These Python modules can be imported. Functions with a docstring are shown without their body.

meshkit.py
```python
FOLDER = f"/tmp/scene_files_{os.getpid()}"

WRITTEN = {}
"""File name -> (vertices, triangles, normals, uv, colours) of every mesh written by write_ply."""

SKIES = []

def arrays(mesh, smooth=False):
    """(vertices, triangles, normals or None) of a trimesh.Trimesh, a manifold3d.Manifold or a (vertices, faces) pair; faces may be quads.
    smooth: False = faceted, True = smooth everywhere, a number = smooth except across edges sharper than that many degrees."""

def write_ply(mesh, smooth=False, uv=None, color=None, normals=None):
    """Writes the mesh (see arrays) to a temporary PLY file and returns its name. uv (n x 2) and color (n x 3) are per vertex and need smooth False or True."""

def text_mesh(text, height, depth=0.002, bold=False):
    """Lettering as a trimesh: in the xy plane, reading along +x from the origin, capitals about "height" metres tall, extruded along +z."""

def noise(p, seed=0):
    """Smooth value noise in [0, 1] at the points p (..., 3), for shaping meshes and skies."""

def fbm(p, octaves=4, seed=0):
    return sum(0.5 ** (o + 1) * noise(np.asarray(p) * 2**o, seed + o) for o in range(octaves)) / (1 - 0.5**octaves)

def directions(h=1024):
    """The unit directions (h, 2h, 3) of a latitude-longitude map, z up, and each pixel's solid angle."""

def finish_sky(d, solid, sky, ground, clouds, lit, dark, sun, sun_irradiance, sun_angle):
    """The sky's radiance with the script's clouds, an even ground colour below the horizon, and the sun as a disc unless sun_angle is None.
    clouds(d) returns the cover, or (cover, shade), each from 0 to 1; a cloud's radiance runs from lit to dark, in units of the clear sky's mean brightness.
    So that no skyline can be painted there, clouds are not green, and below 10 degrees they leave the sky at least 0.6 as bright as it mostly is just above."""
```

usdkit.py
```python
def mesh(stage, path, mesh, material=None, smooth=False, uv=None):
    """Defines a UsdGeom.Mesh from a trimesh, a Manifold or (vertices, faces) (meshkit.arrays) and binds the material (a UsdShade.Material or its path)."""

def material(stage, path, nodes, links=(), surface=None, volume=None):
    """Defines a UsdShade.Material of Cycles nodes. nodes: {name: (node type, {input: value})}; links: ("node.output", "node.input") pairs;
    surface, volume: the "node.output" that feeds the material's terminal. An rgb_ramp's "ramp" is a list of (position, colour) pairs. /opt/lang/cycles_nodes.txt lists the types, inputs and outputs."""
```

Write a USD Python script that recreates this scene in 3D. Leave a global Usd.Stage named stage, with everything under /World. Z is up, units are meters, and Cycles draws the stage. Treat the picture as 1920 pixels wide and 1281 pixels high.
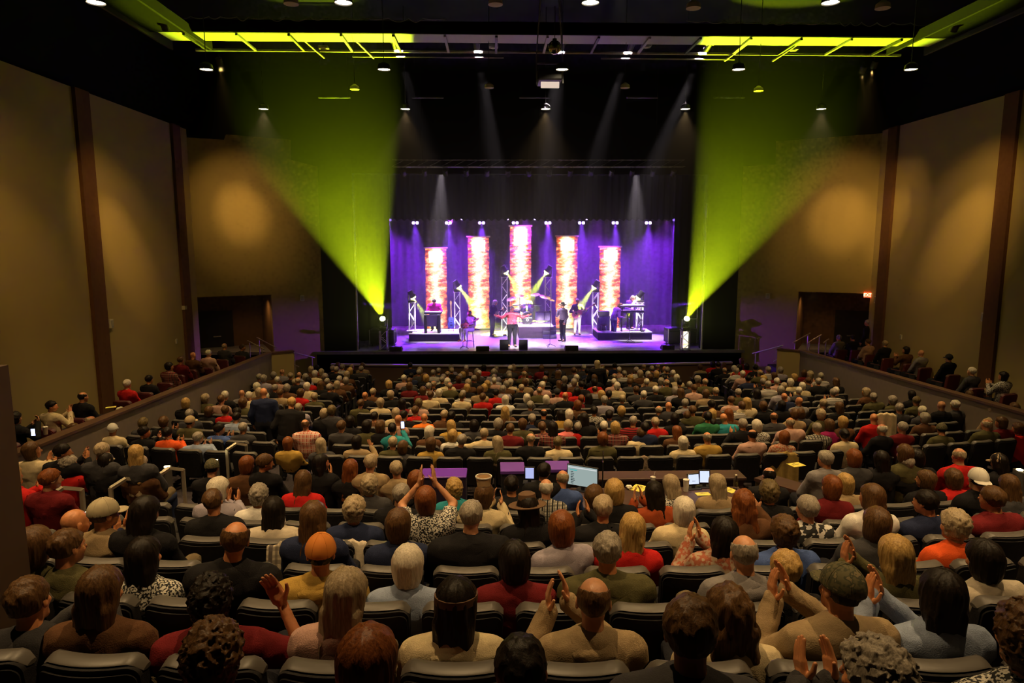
import math, random
import numpy as np, trimesh, manifold3d, shapely.geometry as sg
from manifold3d import Manifold, Mesh as MMesh
import usdkit, meshkit
from pxr import Usd, UsdGeom, UsdLux, UsdShade, Gf, Sdf, Vt

# ------------------------------------------------------------------ stage, camera, light, exposure
stage = Usd.Stage.CreateInMemory()
UsdGeom.SetStageUpAxis(stage, "Z")
UsdGeom.SetStageMetersPerUnit(stage, 1.0)
UsdGeom.Xform.Define(stage, "/World")
UsdGeom.Scope.Define(stage, "/World/Looks")
EYE = 5.8                       # eye height over the floor of the front row
FPX = 1280.0                    # focal length in pixels of the 1920 px frame
PITCH, YAW = math.radians(8.2), math.radians(1.57)
cam = UsdGeom.Camera.Define(stage, "/World/camera")
cam.AddTranslateOp().Set(Gf.Vec3d(0, 0, EYE))
cam.AddRotateZOp().Set(-math.degrees(YAW))
cam.AddRotateXOp().Set(90 - math.degrees(PITCH))
cam.CreateHorizontalApertureAttr(36.0)
cam.CreateFocalLengthAttr(36.0 * FPX / 1920)
cam.CreateClippingRangeAttr(Gf.Vec2f(0.1, 200))
cam.CreateExposureAttr(0.0)

CX = 1.6                        # the hall's centre plane
HALF = 12.75                    # half width between the side walls
XL, XR = CX - HALF, CX + HALF
PARL, PARR = CX - 9.6, CX + 9.6   # terrace parapets
YS = 27.8                       # front edge of the stage
ZS = EYE - 4.4                  # stage floor
YB = 36.6                       # backdrop
ZC = EYE + 6.6                  # ceiling

def ray(px, py):
    a, b = (px - 960) / FPX, -(py - 640.5) / FPX
    f = np.array([math.sin(YAW) * math.cos(PITCH), math.cos(YAW) * math.cos(PITCH), -math.sin(PITCH)])
    r = np.array([math.cos(YAW), -math.sin(YAW), 0.0])
    return f + a * r + b * np.cross(r, f)

def at(px, py, Y):
    """The point at depth Y of the hall that the photograph shows at this pixel (used to measure the room)."""
    d = ray(px, py)
    return np.array([0, 0, EYE]) + d * (Y / d[1])

def spot(name, pos, target, color, intensity, angle, softness=0.3, radius=0.06, parent="/World"):
    l = UsdLux.SphereLight.Define(stage, f"{parent}/{name}")
    p, t = np.array(pos, float), np.array(target, float)
    z = p - t; z /= np.linalg.norm(z)
    up = np.array([0, 0, 1.0]) if abs(z[2]) < .95 else np.array([0, 1.0, 0])
    x = np.cross(up, z); x /= np.linalg.norm(x); y = np.cross(z, x)
    m = np.eye(4); m[0, :3], m[1, :3], m[2, :3], m[3, :3] = x, y, z, p
    l.AddTransformOp().Set(Gf.Matrix4d(*m.ravel()))
    l.CreateRadiusAttr(radius); l.CreateColorAttr(Gf.Vec3f(*color)); l.CreateIntensityAttr(intensity)
    s = UsdLux.ShapingAPI.Apply(l.GetPrim()); s.CreateShapingConeAngleAttr(angle); s.CreateShapingConeSoftnessAttr(softness)
    l.CreateNormalizeAttr(True)
    return l

# ------------------------------------------------------------------ kit: names, things, parts, meshes
_taken = {}
def numbered(parent, name):
    k = (parent, name); n = _taken.get(k, 0); _taken[k] = n + 1
    return f"{parent}/{name}" + (f"_{n:03d}" if n else "")

def tag(p, label=None, cat=None, group=None, kind=None):
    p = p.GetPrim() if hasattr(p, "GetPrim") else p
    for k, v in (("label", label), ("category", cat), ("group", group), ("kind", kind)):
        if v: p.SetCustomDataByKey(k, v)
    return p

def thing(name, label, cat, loc=(0, 0, 0), rotz=0.0, group=None, kind=None):
    x = UsdGeom.Xform.Define(stage, numbered("/World", name))
    x.AddTranslateOp().Set(Gf.Vec3d(*map(float, loc)))
    if rotz: x.AddRotateZOp().Set(math.degrees(rotz))
    tag(x, label, cat, group, kind)
    return str(x.GetPath())

def obj(name, mesh, m, parent="/World", smooth=35, label=None, cat=None, group=None, kind=None):
    if isinstance(mesh, B): mesh = mesh.join()
    p = usdkit.mesh(stage, numbered(parent, name), mesh, m, smooth)
    tag(p, label, cat, group, kind)
    return str(p.GetPath())

def struct(name, mesh, m, parent="/World", smooth=False):
    return obj(name, mesh, m, parent, smooth, kind="structure" if parent == "/World" else None)

def ref(path, proto, loc, rotz=0.0, label=None, cat=None, group=None, scale=None):
    """One copy of a class prim, with its parts."""
    x = UsdGeom.Xform.Define(stage, path)
    x.AddTranslateOp().Set(Gf.Vec3d(*map(float, loc)))
    if rotz: x.AddRotateZOp().Set(math.degrees(rotz))
    if scale: x.AddScaleOp().Set(Gf.Vec3f(*scale))
    x.GetPrim().GetReferences().AddInternalReference(proto); x.GetPrim().SetInstanceable(True)
    tag(x, label, cat, group)
    return x

def cls(name):
    stage.CreateClassPrim("/" + name)
    return "/" + name

def frame(p, q):
    p, q = np.array(p, float), np.array(q, float); d = q - p; L = np.linalg.norm(d); z = d / L
    a = np.array([1.0, 0, 0]) if abs(z[0]) < .9 else np.array([0, 1.0, 0])
    x = np.cross(a, z); x /= np.linalg.norm(x); y = np.cross(z, x)
    T = np.eye(4); T[:3, 0], T[:3, 1], T[:3, 2], T[:3, 3] = x, y, z, p
    return T, L

class B:
    """Collects pieces that become one mesh."""
    def __init__(s): s.m = []
    def add(s, t): s.m.append(t); return s
    def box(s, a, b, bevel=0.0):
        a, b = np.minimum(a, b), np.maximum(a, b)
        if bevel:
            c, h = (np.array(a) + b) / 2, (np.array(b) - a) / 2 - bevel
            pts = np.array([[sx * (h[0] + bx), sy * (h[1] + by), sz * (h[2] + bz)] for sx in (-1, 1) for sy in (-1, 1) for sz in (-1, 1)
                            for bx, by, bz in ((bevel, 0, 0), (0, bevel, 0), (0, 0, bevel))])
            t = trimesh.convex.convex_hull(pts + c)
        else:
            t = trimesh.creation.box(bounds=[a, b])
        return s.add(t)
    def bar(s, p, q, w, h=None):
        T, L = frame(p, q); t = trimesh.creation.box([w, h or w, L]); t.apply_translation([0, 0, L / 2]); t.apply_transform(T); return s.add(t)
    def cyl(s, p, q, r, n=12, r2=None):
        T, L = frame(p, q)
        t = lathe([(0, 0), (r, 0), (r if r2 is None else r2, L), (0, L)], n)
        t.apply_transform(T); return s.add(t)
    def tube(s, pts, r, n=8):
        pts = np.array(pts, float); t = np.gradient(pts, axis=0); t /= np.linalg.norm(t, axis=1, keepdims=True) + 1e-9
        a = np.cross(t, np.where(np.abs(t[:, 2:]) < .9, [0, 0, 1.0], [1.0, 0, 0])); a /= np.linalg.norm(a, axis=1, keepdims=True) + 1e-9
        b = np.cross(t, a); an = np.arange(n) * 2 * np.pi / n
        v = (pts[:, None] + r * (np.cos(an)[None, :, None] * a[:, None] + np.sin(an)[None, :, None] * b[:, None])).reshape(-1, 3)
        k = len(pts); f = []
        for i in range(k - 1):
            for j in range(n):
                q = [i * n + j, i * n + (j + 1) % n, (i + 1) * n + (j + 1) % n, (i + 1) * n + j]
                f += [[q[0], q[2], q[1]], [q[0], q[3], q[2]]]
        for j in range(1, n - 1):
            f += [[0, j, j + 1], [(k - 1) * n, (k - 1) * n + j + 1, (k - 1) * n + j]]
        m = trimesh.Trimesh(v, np.array(f), process=False); return s.add(m)
    def lathe(s, prof, at=(0, 0, 0), n=20):
        t = lathe(prof, n); t.apply_translation(at); return s.add(t)
    def ell(s, c, r, sub=2):
        t = trimesh.creation.icosphere(sub); t.apply_scale(r); t.apply_translation(c); return s.add(t)
    def prism(s, poly, h, T=None):
        t = trimesh.creation.extrude_polygon(sg.Polygon(poly) if not hasattr(poly, "exterior") else poly, h, engine="earcut")
        if T is not None: t.apply_transform(T)
        return s.add(t)
    def move(s, T):
        for t in s.m: t.apply_transform(T)
        return s
    def join(s): return trimesh.util.concatenate(s.m) if len(s.m) > 1 else s.m[0]

def lathe(prof, n=20):
    prof = np.array(prof, float); an = np.arange(n) * 2 * np.pi / n; k = len(prof)
    v = np.stack([prof[:, None, 0] * np.cos(an), prof[:, None, 0] * np.sin(an), np.repeat(prof[:, 1:2], n, 1)], -1).reshape(-1, 3)
    f = []
    for i in range(k - 1):
        for j in range(n):
            q = [i * n + j, i * n + (j + 1) % n, (i + 1) * n + (j + 1) % n, (i + 1) * n + j]
            f += [[q[0], q[1], q[2]], [q[0], q[2], q[3]]]
    t = trimesh.Trimesh(v, np.array(f), process=False); t.merge_vertices(); t.update_faces(t.nondegenerate_faces()); return t

def rot(rx=0, ry=0, rz=0, loc=(0, 0, 0)):
    T = trimesh.transformations.euler_matrix(rx, ry, rz, "sxyz"); T[:3, 3] = loc; return T

def vplane(P0, P1, z=0.0):
    """Local frame of an upright wall from P0 to P1: x along it, y up, z out of it to the right-hand side."""
    d = np.array([P1[0] - P0[0], P1[1] - P0[1], 0.0]); L = np.linalg.norm(d); x = d / L; y = np.array([0, 0, 1.0]); n = np.cross(x, y)
    T = np.eye(4); T[:3, 0], T[:3, 1], T[:3, 2], T[:3, 3] = x, y, n, (P0[0], P0[1], z)
    return T, L

def onwall(px, py, P0, P1):
    """Wall coordinates (along, height) of the point of the upright wall P0-P1 that the photograph shows at this pixel."""
    d = ray(px, py); n = np.array([P1[1] - P0[1], -(P1[0] - P0[0])]); t = (n @ np.array(P0)) / (n @ d[:2]); p = d * t
    u = np.array([P1[0] - P0[0], P1[1] - P0[1]]); u /= np.linalg.norm(u)
    return float((p[:2] - P0) @ u), float(EYE + p[2])

# ------------------------------------------------------------------ materials
_mats = {}
def mat(name, color, rough=0.7, metal=0.0, var=0.0, scale=8.0, bump=0.0, bscale=60.0, stretch=None, spec=0.5, emit=None, sheen=0.0, coat=0.0, two=None):
    """A painted, woven or plain surface: colour with a little noise (or between two colours) and fine relief."""
    if name in _mats: return _mats[name]
    n = {"p": ("principled_bsdf", dict(base_color=color, roughness=rough, metallic=metal, specular_ior_level=spec))}
    L = []
    if sheen: n["p"][1]["sheen_weight"] = sheen
    if coat: n["p"][1]["coat_weight"] = coat
    if emit: n["p"][1].update(emission_color=emit[0], emission_strength=emit[1])
    if var or bump or two:
        n["tc"] = ("texture_coordinate", {}); n["mp"] = ("mapping", {"scale": stretch or (1, 1, 1)}); L += [("tc.object", "mp.vector")]
    if var or two:
        a, b = (tuple(max(0, c * (1 - var)) for c in color), tuple(min(1, c * (1 + var)) for c in color)) if not two else (color, two)
        n["nz"] = ("noise_texture", {"scale": scale, "detail": 3.0, "roughness": .6}); n["rp"] = ("rgb_ramp", {"ramp": [(.3, a), (.7, b)]})
        L += [("mp.vector", "nz.vector"), ("nz.fac", "rp.fac"), ("rp.color", "p.base_color")]
    if bump:
        n["bn"] = ("noise_texture", {"scale": bscale, "detail": 2.0}); n["bp"] = ("bump", {"strength": bump, "distance": .01})
        L += [("mp.vector", "bn.vector"), ("bn.fac", "bp.height"), ("bp.normal", "p.normal")]
    _mats[name] = usdkit.material(stage, "/World/Looks/" + name, n, L, surface="p.BSDF")
    return _mats[name]

def glow(name, color, strength):
    if name not in _mats:
        _mats[name] = usdkit.material(stage, "/World/Looks/" + name, {"e": ("emission", {"color": color, "strength": strength})}, [], surface="e.emission")
    return _mats[name]

def plaid(name, base, c1, c2, freq=14.0):
    """Checked cloth: two crossing sets of stripes, in the garment's own coordinates."""
    if name in _mats: return _mats[name]
    n = {"tc": ("texture_coordinate", {}), "s": ("separate_xyz", {}), "p": ("principled_bsdf", {"roughness": .9, "specular_ior_level": .2})}
    L = [("tc.object", "s.vector")]
    for ax in "xz":
        n["w" + ax] = ("math", {"math_type": "multiply", "value2": freq}); n["f" + ax] = ("math", {"math_type": "fraction"})
        n["r" + ax] = ("rgb_ramp", {"ramp": [(0, (0, 0, 0)), (.3, (1, 1, 1)), (.62, (0, 0, 0)), (.8, (.6, .6, .6))], "interpolate": False})
        L += [("s." + ax, f"w{ax}.value1"), (f"w{ax}.value", f"f{ax}.value1"), (f"f{ax}.value", f"r{ax}.fac")]
    n["m1"] = ("mix", {"color1": base, "color2": c1}); n["m2"] = ("mix", {"color2": c2})
    n["hf"] = ("math", {"math_type": "multiply", "value2": .6})
    L += [("rx.color", "m1.fac"), ("m1.color", "m2.color1"), ("rz.color", "hf.value1"), ("hf.value", "m2.fac"), ("m2.color", "p.base_color")]
    _mats[name] = usdkit.material(stage, "/World/Looks/" + name, n, L, surface="p.BSDF")
    return _mats[name]

def stripes(name, a, b, freq=22.0):
    if name in _mats: return _mats[name]
    n = {"tc": ("texture_coordinate", {}), "s": ("separate_xyz", {}), "w": ("math", {"math_type": "multiply", "value2": freq}), "f": ("math", {"math_type": "fraction"}),
         "r": ("rgb_ramp", {"ramp": [(0, a), (.5, b)], "interpolate": False}), "p": ("principled_bsdf", {"roughness": .9, "specular_ior_level": .2})}
    _mats[name] = usdkit.material(stage, "/World/Looks/" + name, n, [("tc.object", "s.vector"), ("s.z", "w.value1"), ("w.value", "f.value1"), ("f.value", "r.fac"), ("r.color", "p.base_color")], surface="p.BSDF")
    return _mats[name]

def blotch(name, a, b, scale=30.0, sharp=0.06, rough=.85, c=None):
    """Printed cloth: blotches of colour b on a (flowers, sparkle, camouflage)."""
    if name in _mats: return _mats[name]
    rp = [(.5 - sharp, a), (.5 + sharp, b)] + ([(.62, b), (.66, c)] if c else [])
    n = {"tc": ("texture_coordinate", {}), "nz": ("noise_texture", {"scale": scale, "detail": 1.0}), "r": ("rgb_ramp", {"ramp": rp}), "p": ("principled_bsdf", {"roughness": rough})}
    _mats[name] = usdkit.material(stage, "/World/Looks/" + name, n, [("tc.object", "nz.vector"), ("nz.fac", "r.fac"), ("r.color", "p.base_color")], surface="p.BSDF")
    return _mats[name]

# ------------------------------------------------------------------ the hall
BLACK = mat("black_paint", (.006, .006, .006), .9, spec=.1)
TAN = mat("tan_wall", (.40, .305, .13), .9, var=.02, scale=.4, spec=.1)
BROWN = mat("brown_pilaster", (.13, .062, .03), .9, spec=.1, var=.08)
CARPET = mat("carpet", (.06, .05, .055), .95, var=.3, scale=30, bump=.3, bscale=200, spec=.1)
WOOD = mat("dark_wood_cap", (.09, .045, .025), .45, var=.25, scale=6, stretch=(1, .2, 1))
STEEL = mat("light_grey_steel", (.42, .42, .40), .5, metal=.2)
DARKSTEEL = mat("dark_steel", (.03, .03, .03), .5)
CAN0 = None
PALE = mat("pale_plastic", (.6, .55, .45), .6)

def floor_z(d):
    """House floor over the row distance d: a steep stepped rear block, a cross aisle and a shallow front block."""
    d = np.asarray(d, float)
    rear = EYE - 2.787 - .2527 * (d - 2.9)
    front = EYE - 4.83 - .0775 * (d - 12.3)
    k = np.clip((d - 8.1) / 3.6, 0, 1)
    return np.where(d < 8.1, rear, np.where(d > 11.7, front, (EYE - 2.787 - .2527 * 5.2) * (1 - k) + (EYE - 4.83 + .0775 * .6) * k))
RCURV = 80.0
def rowd(x, y): return y - (x - CX) ** 2 / RCURV
def rowy(d, x): return d + (x - CX) ** 2 / RCURV

xs = np.linspace(XL, XR, 41)
ds = sorted(set([-6.0, -3.0] + [round(2.9 + .95 * k - .50 + e, 3) for k in range(-3, 7) for e in (0, .01)] + [8.4, 9.5, 10.5, 11.7] + list(np.arange(12.5, 29, 1.0))))
def stepped(d): return float(floor_z(2.9 + .95 * math.floor((d - 2.4) / .95 + 1e-6))) if d < 8.1 else float(floor_z(d))
V = np.array([[x, rowy(d, x) if d > -5 else -8, stepped(d)] for d in ds for x in xs]); nx = len(xs)
F = [[i * nx + j, i * nx + j + 1, (i + 1) * nx + j + 1, (i + 1) * nx + j] for i in range(len(ds) - 1) for j in range(nx - 1)]
struct("floor", (V, np.array(F)), CARPET)
struct("ceiling", B().box((XL - 1, -8, ZC), (XR + 1, 38, ZC + .2)), BLACK)
ZW = EYE + 4.1                  # top of the tan side walls
YCL, YCR = 26.0, 25.6          # corners where the side walls meet the splayed walls
for side, X, s, yc in (("left", XL, -1, YCL), ("right", XR, 1, YCR)):
    w = struct("wall_" + side, B().box((X, -8, -.5), (X + s * .3, yc, ZW)), TAN)
    struct("wall_upper_" + side, B().box((X + s * .25, -8, ZW - .01), (X + s * .5, 38, ZC)), BLACK)
struct("wall_rear", B().box((XL - .5, -8.3, -.5), (XR + .5, -8, ZC)), BLACK)
for X, s, y0, y1, t in ((XL, 1, 19.15, 19.8, .1), (XL, 1, 24.7, 25.28, .1), (XR, -1, 18.85, 19.4, .1), (XR, -1, 24.5, 25.05, .1), (XL, 1, 13.2, 13.85, .1), (XR, -1, 13.0, 13.6, .1)):
    struct("trim_1", B().box((X, y0, 0), (X + s * t, y1, ZW)), BROWN)
# near dark column at the left edge of the picture
struct("trim_1", B().box((-3.12, 3.55, 1.0), (-2.9, 4.1, EYE - .72)), mat("brown_door_frame", (.075, .04, .02), .7))

# splayed walls beside the stage, with the side entrances
PL0, PL1 = (XL, YCL), (-6.96, 28.0)
PR0, PR1 = (XR, YCR), (10.1, 28.0)
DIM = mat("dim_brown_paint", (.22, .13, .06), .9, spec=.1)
def splay(name, P0, P1, top, dx0, dx1, dtop, flip):
    T, L = vplane(P0, P1)
    pts = [(min(max(a, 0), L), h) for a, h in (onwall(px, py, P0, P1) for px, py in top)]
    pts = [(-.02, -.5), (-.02, pts[0][1])] + pts + [(L, -.5)]
    a0, a1 = sorted((onwall(dx0, 600, P0, P1)[0], onwall(dx1, 600, P0, P1)[0])); h1 = onwall((dx0 + dx1) / 2, dtop, P0, P1)[1]
    zf = EYE - 4.95
    poly = sg.Polygon(pts).difference(sg.box(a0, zf, a1, h1))
    t = .3
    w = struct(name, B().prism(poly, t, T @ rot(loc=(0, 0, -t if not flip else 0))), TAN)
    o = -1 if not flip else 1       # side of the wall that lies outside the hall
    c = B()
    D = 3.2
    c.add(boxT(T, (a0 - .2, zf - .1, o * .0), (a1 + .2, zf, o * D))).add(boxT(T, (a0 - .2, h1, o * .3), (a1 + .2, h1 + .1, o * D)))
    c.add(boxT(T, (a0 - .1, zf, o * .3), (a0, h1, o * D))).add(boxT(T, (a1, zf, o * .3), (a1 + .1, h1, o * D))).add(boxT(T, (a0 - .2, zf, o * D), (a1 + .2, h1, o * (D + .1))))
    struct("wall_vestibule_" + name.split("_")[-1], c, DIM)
    lp = (T @ [a1 - .5, h1 - .12, o * 1.0, 1])[:3]; spot("vestibule_lamp_" + name.split("_")[-1], lp, lp - [0, 0, 3], (1, .55, .2), 9, 75, .8, .03)  # lamp added to brighten the dark entrance, no such fitting known
    cl_ = thing("recessed_lamp", f"small added ceiling lamp inside the {name.split('_')[-1]} entrance", "ceiling light", lp + [0, 0, .03]); obj("ring", lathe([(0, .0), (.07, 0), (.08, .09), (0, .09)], 16), PALE, cl_)
    return T, a0, a1, zf, h1, o
def boxT(T, a, b):
    t = trimesh.creation.box(bounds=[np.minimum(a, b), np.maximum(a, b)]); t.apply_transform(T); return t
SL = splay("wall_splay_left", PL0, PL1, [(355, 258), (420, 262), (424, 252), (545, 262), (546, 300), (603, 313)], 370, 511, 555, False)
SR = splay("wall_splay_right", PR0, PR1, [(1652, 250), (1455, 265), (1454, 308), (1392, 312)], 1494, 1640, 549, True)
# dark double doors at the far end of each entrance
for (T, a0, a1, zf, h1, o), who in ((SL, "left"), (SR, "right")):
    m0, m1 = (a0 + .1, a0 + 1.5)
    d = struct("door_1" if who == "left" else "door_2", B().add(boxT(T, (m0, zf, o * 3.1), (m1, zf + 2.1, o * 3.18))), mat("dark_door", (.01, .008, .007), .6))
    obj("door_handle", B().add(boxT(T, (m0 + .6, zf + 1.0, o * 3.0), (m0 + .9, zf + 1.04, o * 3.09))), STEEL, d)

# proscenium: black tormentors and header, border, legs, backdrop
ST = mat("stage_black", (.006, .006, .008), .95, spec=.05)
struct("wall_tormentor_left", B().box((-8.2, 28.02, -.5), (-5.62, 28.5, ZC)), ST)
struct("wall_tormentor_right", B().box((8.72, 28.02, -.5), (11.2, 28.5, ZC)), ST)
struct("wall_proscenium_header", B().box((XL - .4, 28.05, EYE + 2.75), (XR + .4, 28.45, ZC)), ST)
struct("wall_side_stage_left", B().box((-13, 28.5, 0), (-12.6, 38, ZC)), ST)
struct("wall_side_stage_right", B().box((15.8, 28.5, 0), (16.2, 38, ZC)), ST)
struct("wall_stage_rear", B().box((-13, 37.4, 0), (16.2, 37.8, ZC)), ST)
for n, X in (("left", -5.60), ("right", 8.70)):
    obj("proscenium_edge_strip", B().box((X - .03, 28.0, ZS), (X + .03, 28.06, EYE + 1.6), .005), mat("grey_edge", (.5, .48, .5), .6), label=f"thin pale vertical edge strip on the {n} black proscenium side", cat="edge strip")

def curtain(x0, x1, y, z0, z1, amp, wave, seed, jag=0.0):
    r = np.random.default_rng(seed); n = int((x1 - x0) / wave * 10); X = np.linspace(x0, x1, n); ph = np.cumsum(2 * np.pi * (x1 - x0) / n / wave * r.uniform(.7, 1.3, n))
    Y = y + amp * np.sin(ph); Z = np.linspace(0, 1, 4); v = []
    for t in Z:
        for i in range(n): v.append((X[i], Y[i] * 1 + (1 - t) * amp * .5 * math.sin(ph[i] * .5), z0 + (z1 - z0) * t + (jag * math.sin(ph[i]) if t == 0 else 0)))
    f = [[i * n + j, i * n + j + 1, (i + 1) * n + j + 1, (i + 1) * n + j] for i in range(3) for j in range(n - 1)]
    v = np.array(v); f = np.array(f); k = len(v)
    back = v + [0, .02, 0]
    return np.vstack([v, back]), np.vstack([f, f[:, ::-1] + k])
BLUEC = mat("blue_velour", (.10, .085, .17), .95, sheen=.3, spec=.1)
NAVYC = mat("dark_velour", (.005, .005, .010), .95, spec=.05)
obj("backdrop_curtain", curtain(-10.5, 13.7, YB, ZS, EYE + 2.5, .07, .45, 1), BLUEC, smooth=60, label="wide dark blue velour backdrop curtain lit violet behind the fabric columns", cat="stage curtain")
obj("border_curtain", curtain(-9, 12.2, 33.6, EYE + 1.12, ZC - .01, .09, .32, 2, .05), NAVYC, smooth=60, label="black pleated border curtain hanging above the row of violet stage lights", cat="stage curtain")
obj("leg_curtain", curtain(-8.6, -4.62, 31.0, ZS, EYE + 4, .06, .35, 3), NAVYC, smooth=60, label="dark side leg curtain at the end of the stage with the magenta keyboard player", cat="stage curtain")
obj("leg_curtain", curtain(8.2, 12.2, 31.0, ZS, EYE + 4, .06, .35, 4), NAVYC, smooth=60, label="dark side leg curtain at the end of the stage with the keyboard rack", cat="stage curtain")

# stage floor and front, pit wall
STFLOOR = mat("stage_floor", (.34, .33, .36), .30, var=.10, scale=3, stretch=(1, .15, 1), spec=.4)
struct("floor_stage", B().box((-12.9, YS, ZS - .12), (16.1, 37.4, ZS)), STFLOOR)
struct("wall_stage_front", B().box((-7.4, YS + .06, -.5), (10.6, YS + .2, ZS - .12)), ST)
an = np.linspace(-1, 1, 41); px = CX + an * 8.1; py = 27.25 - .55 * np.cos(an * math.pi / 2)
PITW = mat("brown_pit_wall", (.20, .12, .08), .7)
def wallstrip(px, py, z0, z1, t):
    b = B()
    for i in range(len(px) - 1):
        T, L = vplane((px[i], py[i]), (px[i + 1], py[i + 1])); b.add(boxT(T, (0, z0, 0), (L + .005, z1, t)))
    return b
pit = struct("wall_pit", wallstrip(px, py, -.4, EYE - 4.84, .1), PITW)
struct("trim_pit_cap", wallstrip(px, py, EYE - 4.84, EYE - 4.78, .16), mat("pale_cap", (.7, .6, .62), .4))

# raised side terraces with sloping parapets
def terr_z(y): return EYE - 4.9 + .022 * (24 - y)
def par_z(y): return EYE - 3.86 + .0312 * (24 - y)
for who, X, s, w in (("left", PARL, -1, XL), ("right", PARR, 1, XR)):
    yy = np.array([9.0, 24.0]); t = .18
    def slab(x0, x1, zlo, zhi, ya=9.0, yb=24.0):
        v = [(x, y, z(y) if callable(z) else z) for y in (ya, yb) for z in (zlo, zhi) for x in (x0, x1)]
        return trimesh.convex.convex_hull(np.array(v))
    struct("wall_parapet_" + who, B().add(slab(X, X - s * t, -.5, par_z)), mat("grey_tan_parapet", (.22, .175, .14), .9, var=.05, bump=.1, spec=.1))
    struct("trim_parapet_cap_" + who, B().add(slab(X - s * .21, X + s * .03, par_z, lambda y: par_z(y) + .05)), WOOD)
    struct("floor_terrace_" + who, B().add(slab(X - s * t, w, -.5, terr_z)).add(slab(X - s * .0, w, -.5, lambda y: EYE - 4.9, 24.0, 27.2)), CARPET)
    # return wall at the stage end of the terrace
    P0, P1 = ((X, 24.0), (X - s * .75, 24.5))
    T, L = vplane(P0, P1); zt = par_z(24)
    struct("wall_terrace_end_" + who, B().add(boxT(T, (0, -.5, 0), (L, zt, .15 * -s))), TAN)
    struct("trim_terrace_end_cap_" + who, B().add(boxT(T, (-.02, zt, -.03), (L + .02, zt + .05, .18 * -s))), WOOD)

# small fittings on the walls
def wallbox(label, P0, P1, px, py, w, h, d, cat, out):
    a, z = onwall(px, py, P0, P1); T, L = vplane(P0, P1); p = thing("wall_speaker" if cat == "speaker" else "wall_sconce", label, cat)
    b = B(); b.add(boxT(T, (a - w / 2, z - h / 2, 0), (a + w / 2, z + h / 2, out * d))); obj("housing", b, PALE, p)
    obj("grille", B().add(boxT(T, (a - w * .35, z - h * .38, out * d), (a + w * .35, z + h * .38, out * (d + .012)))), mat("sconce_grille", (.35, .32, .27), .6), p)
WL, WR = ((XL, 0.0), (XL, 24.9)), ((XR, 0.0), (XR, 25.3))
wallbox("small pale box fitting on the left tan wall between the two brown pilasters", *WL, 205, 607, .16, .26, .08, "wall fitting", 1)
wallbox("small pale box fitting on the narrow wall beside the left entrance", *WL, 343, 577, .2, .14, .1, "wall fitting", 1)
wallbox("small pale box fitting on the splayed wall left of the stage", *PL, 566, 558, .14, .2, .08, "wall fitting", 1) if False else None
wallbox("small pale square fitting on the splayed wall left of the stage", PL0, PL1, 566, 559, .16, .22, .07, "wall fitting", 1)
wallbox("small pale square fitting on the splayed wall right of the stage", PR0, PR1, 1440, 555, .16, .22, .07, "wall fitting", -1)
wallbox("small pale box fitting on the narrow wall beside the right entrance", *WR, 1645, 562, .16, .26, .08, "wall fitting", -1)
wallbox("small pale box fitting on the right tan wall near the far brown pilaster", *WR, 1848, 595, .16, .26, .08, "wall fitting", -1)
wallbox("low pale switch plate on the left tan wall above the terrace", *WL, 330, 640, .1, .16, .03, "wall fitting", 1)
wallbox("low pale switch plate on the right tan wall above the terrace", *WR, 1690, 632, .1, .16, .03, "wall fitting", -1)

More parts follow.
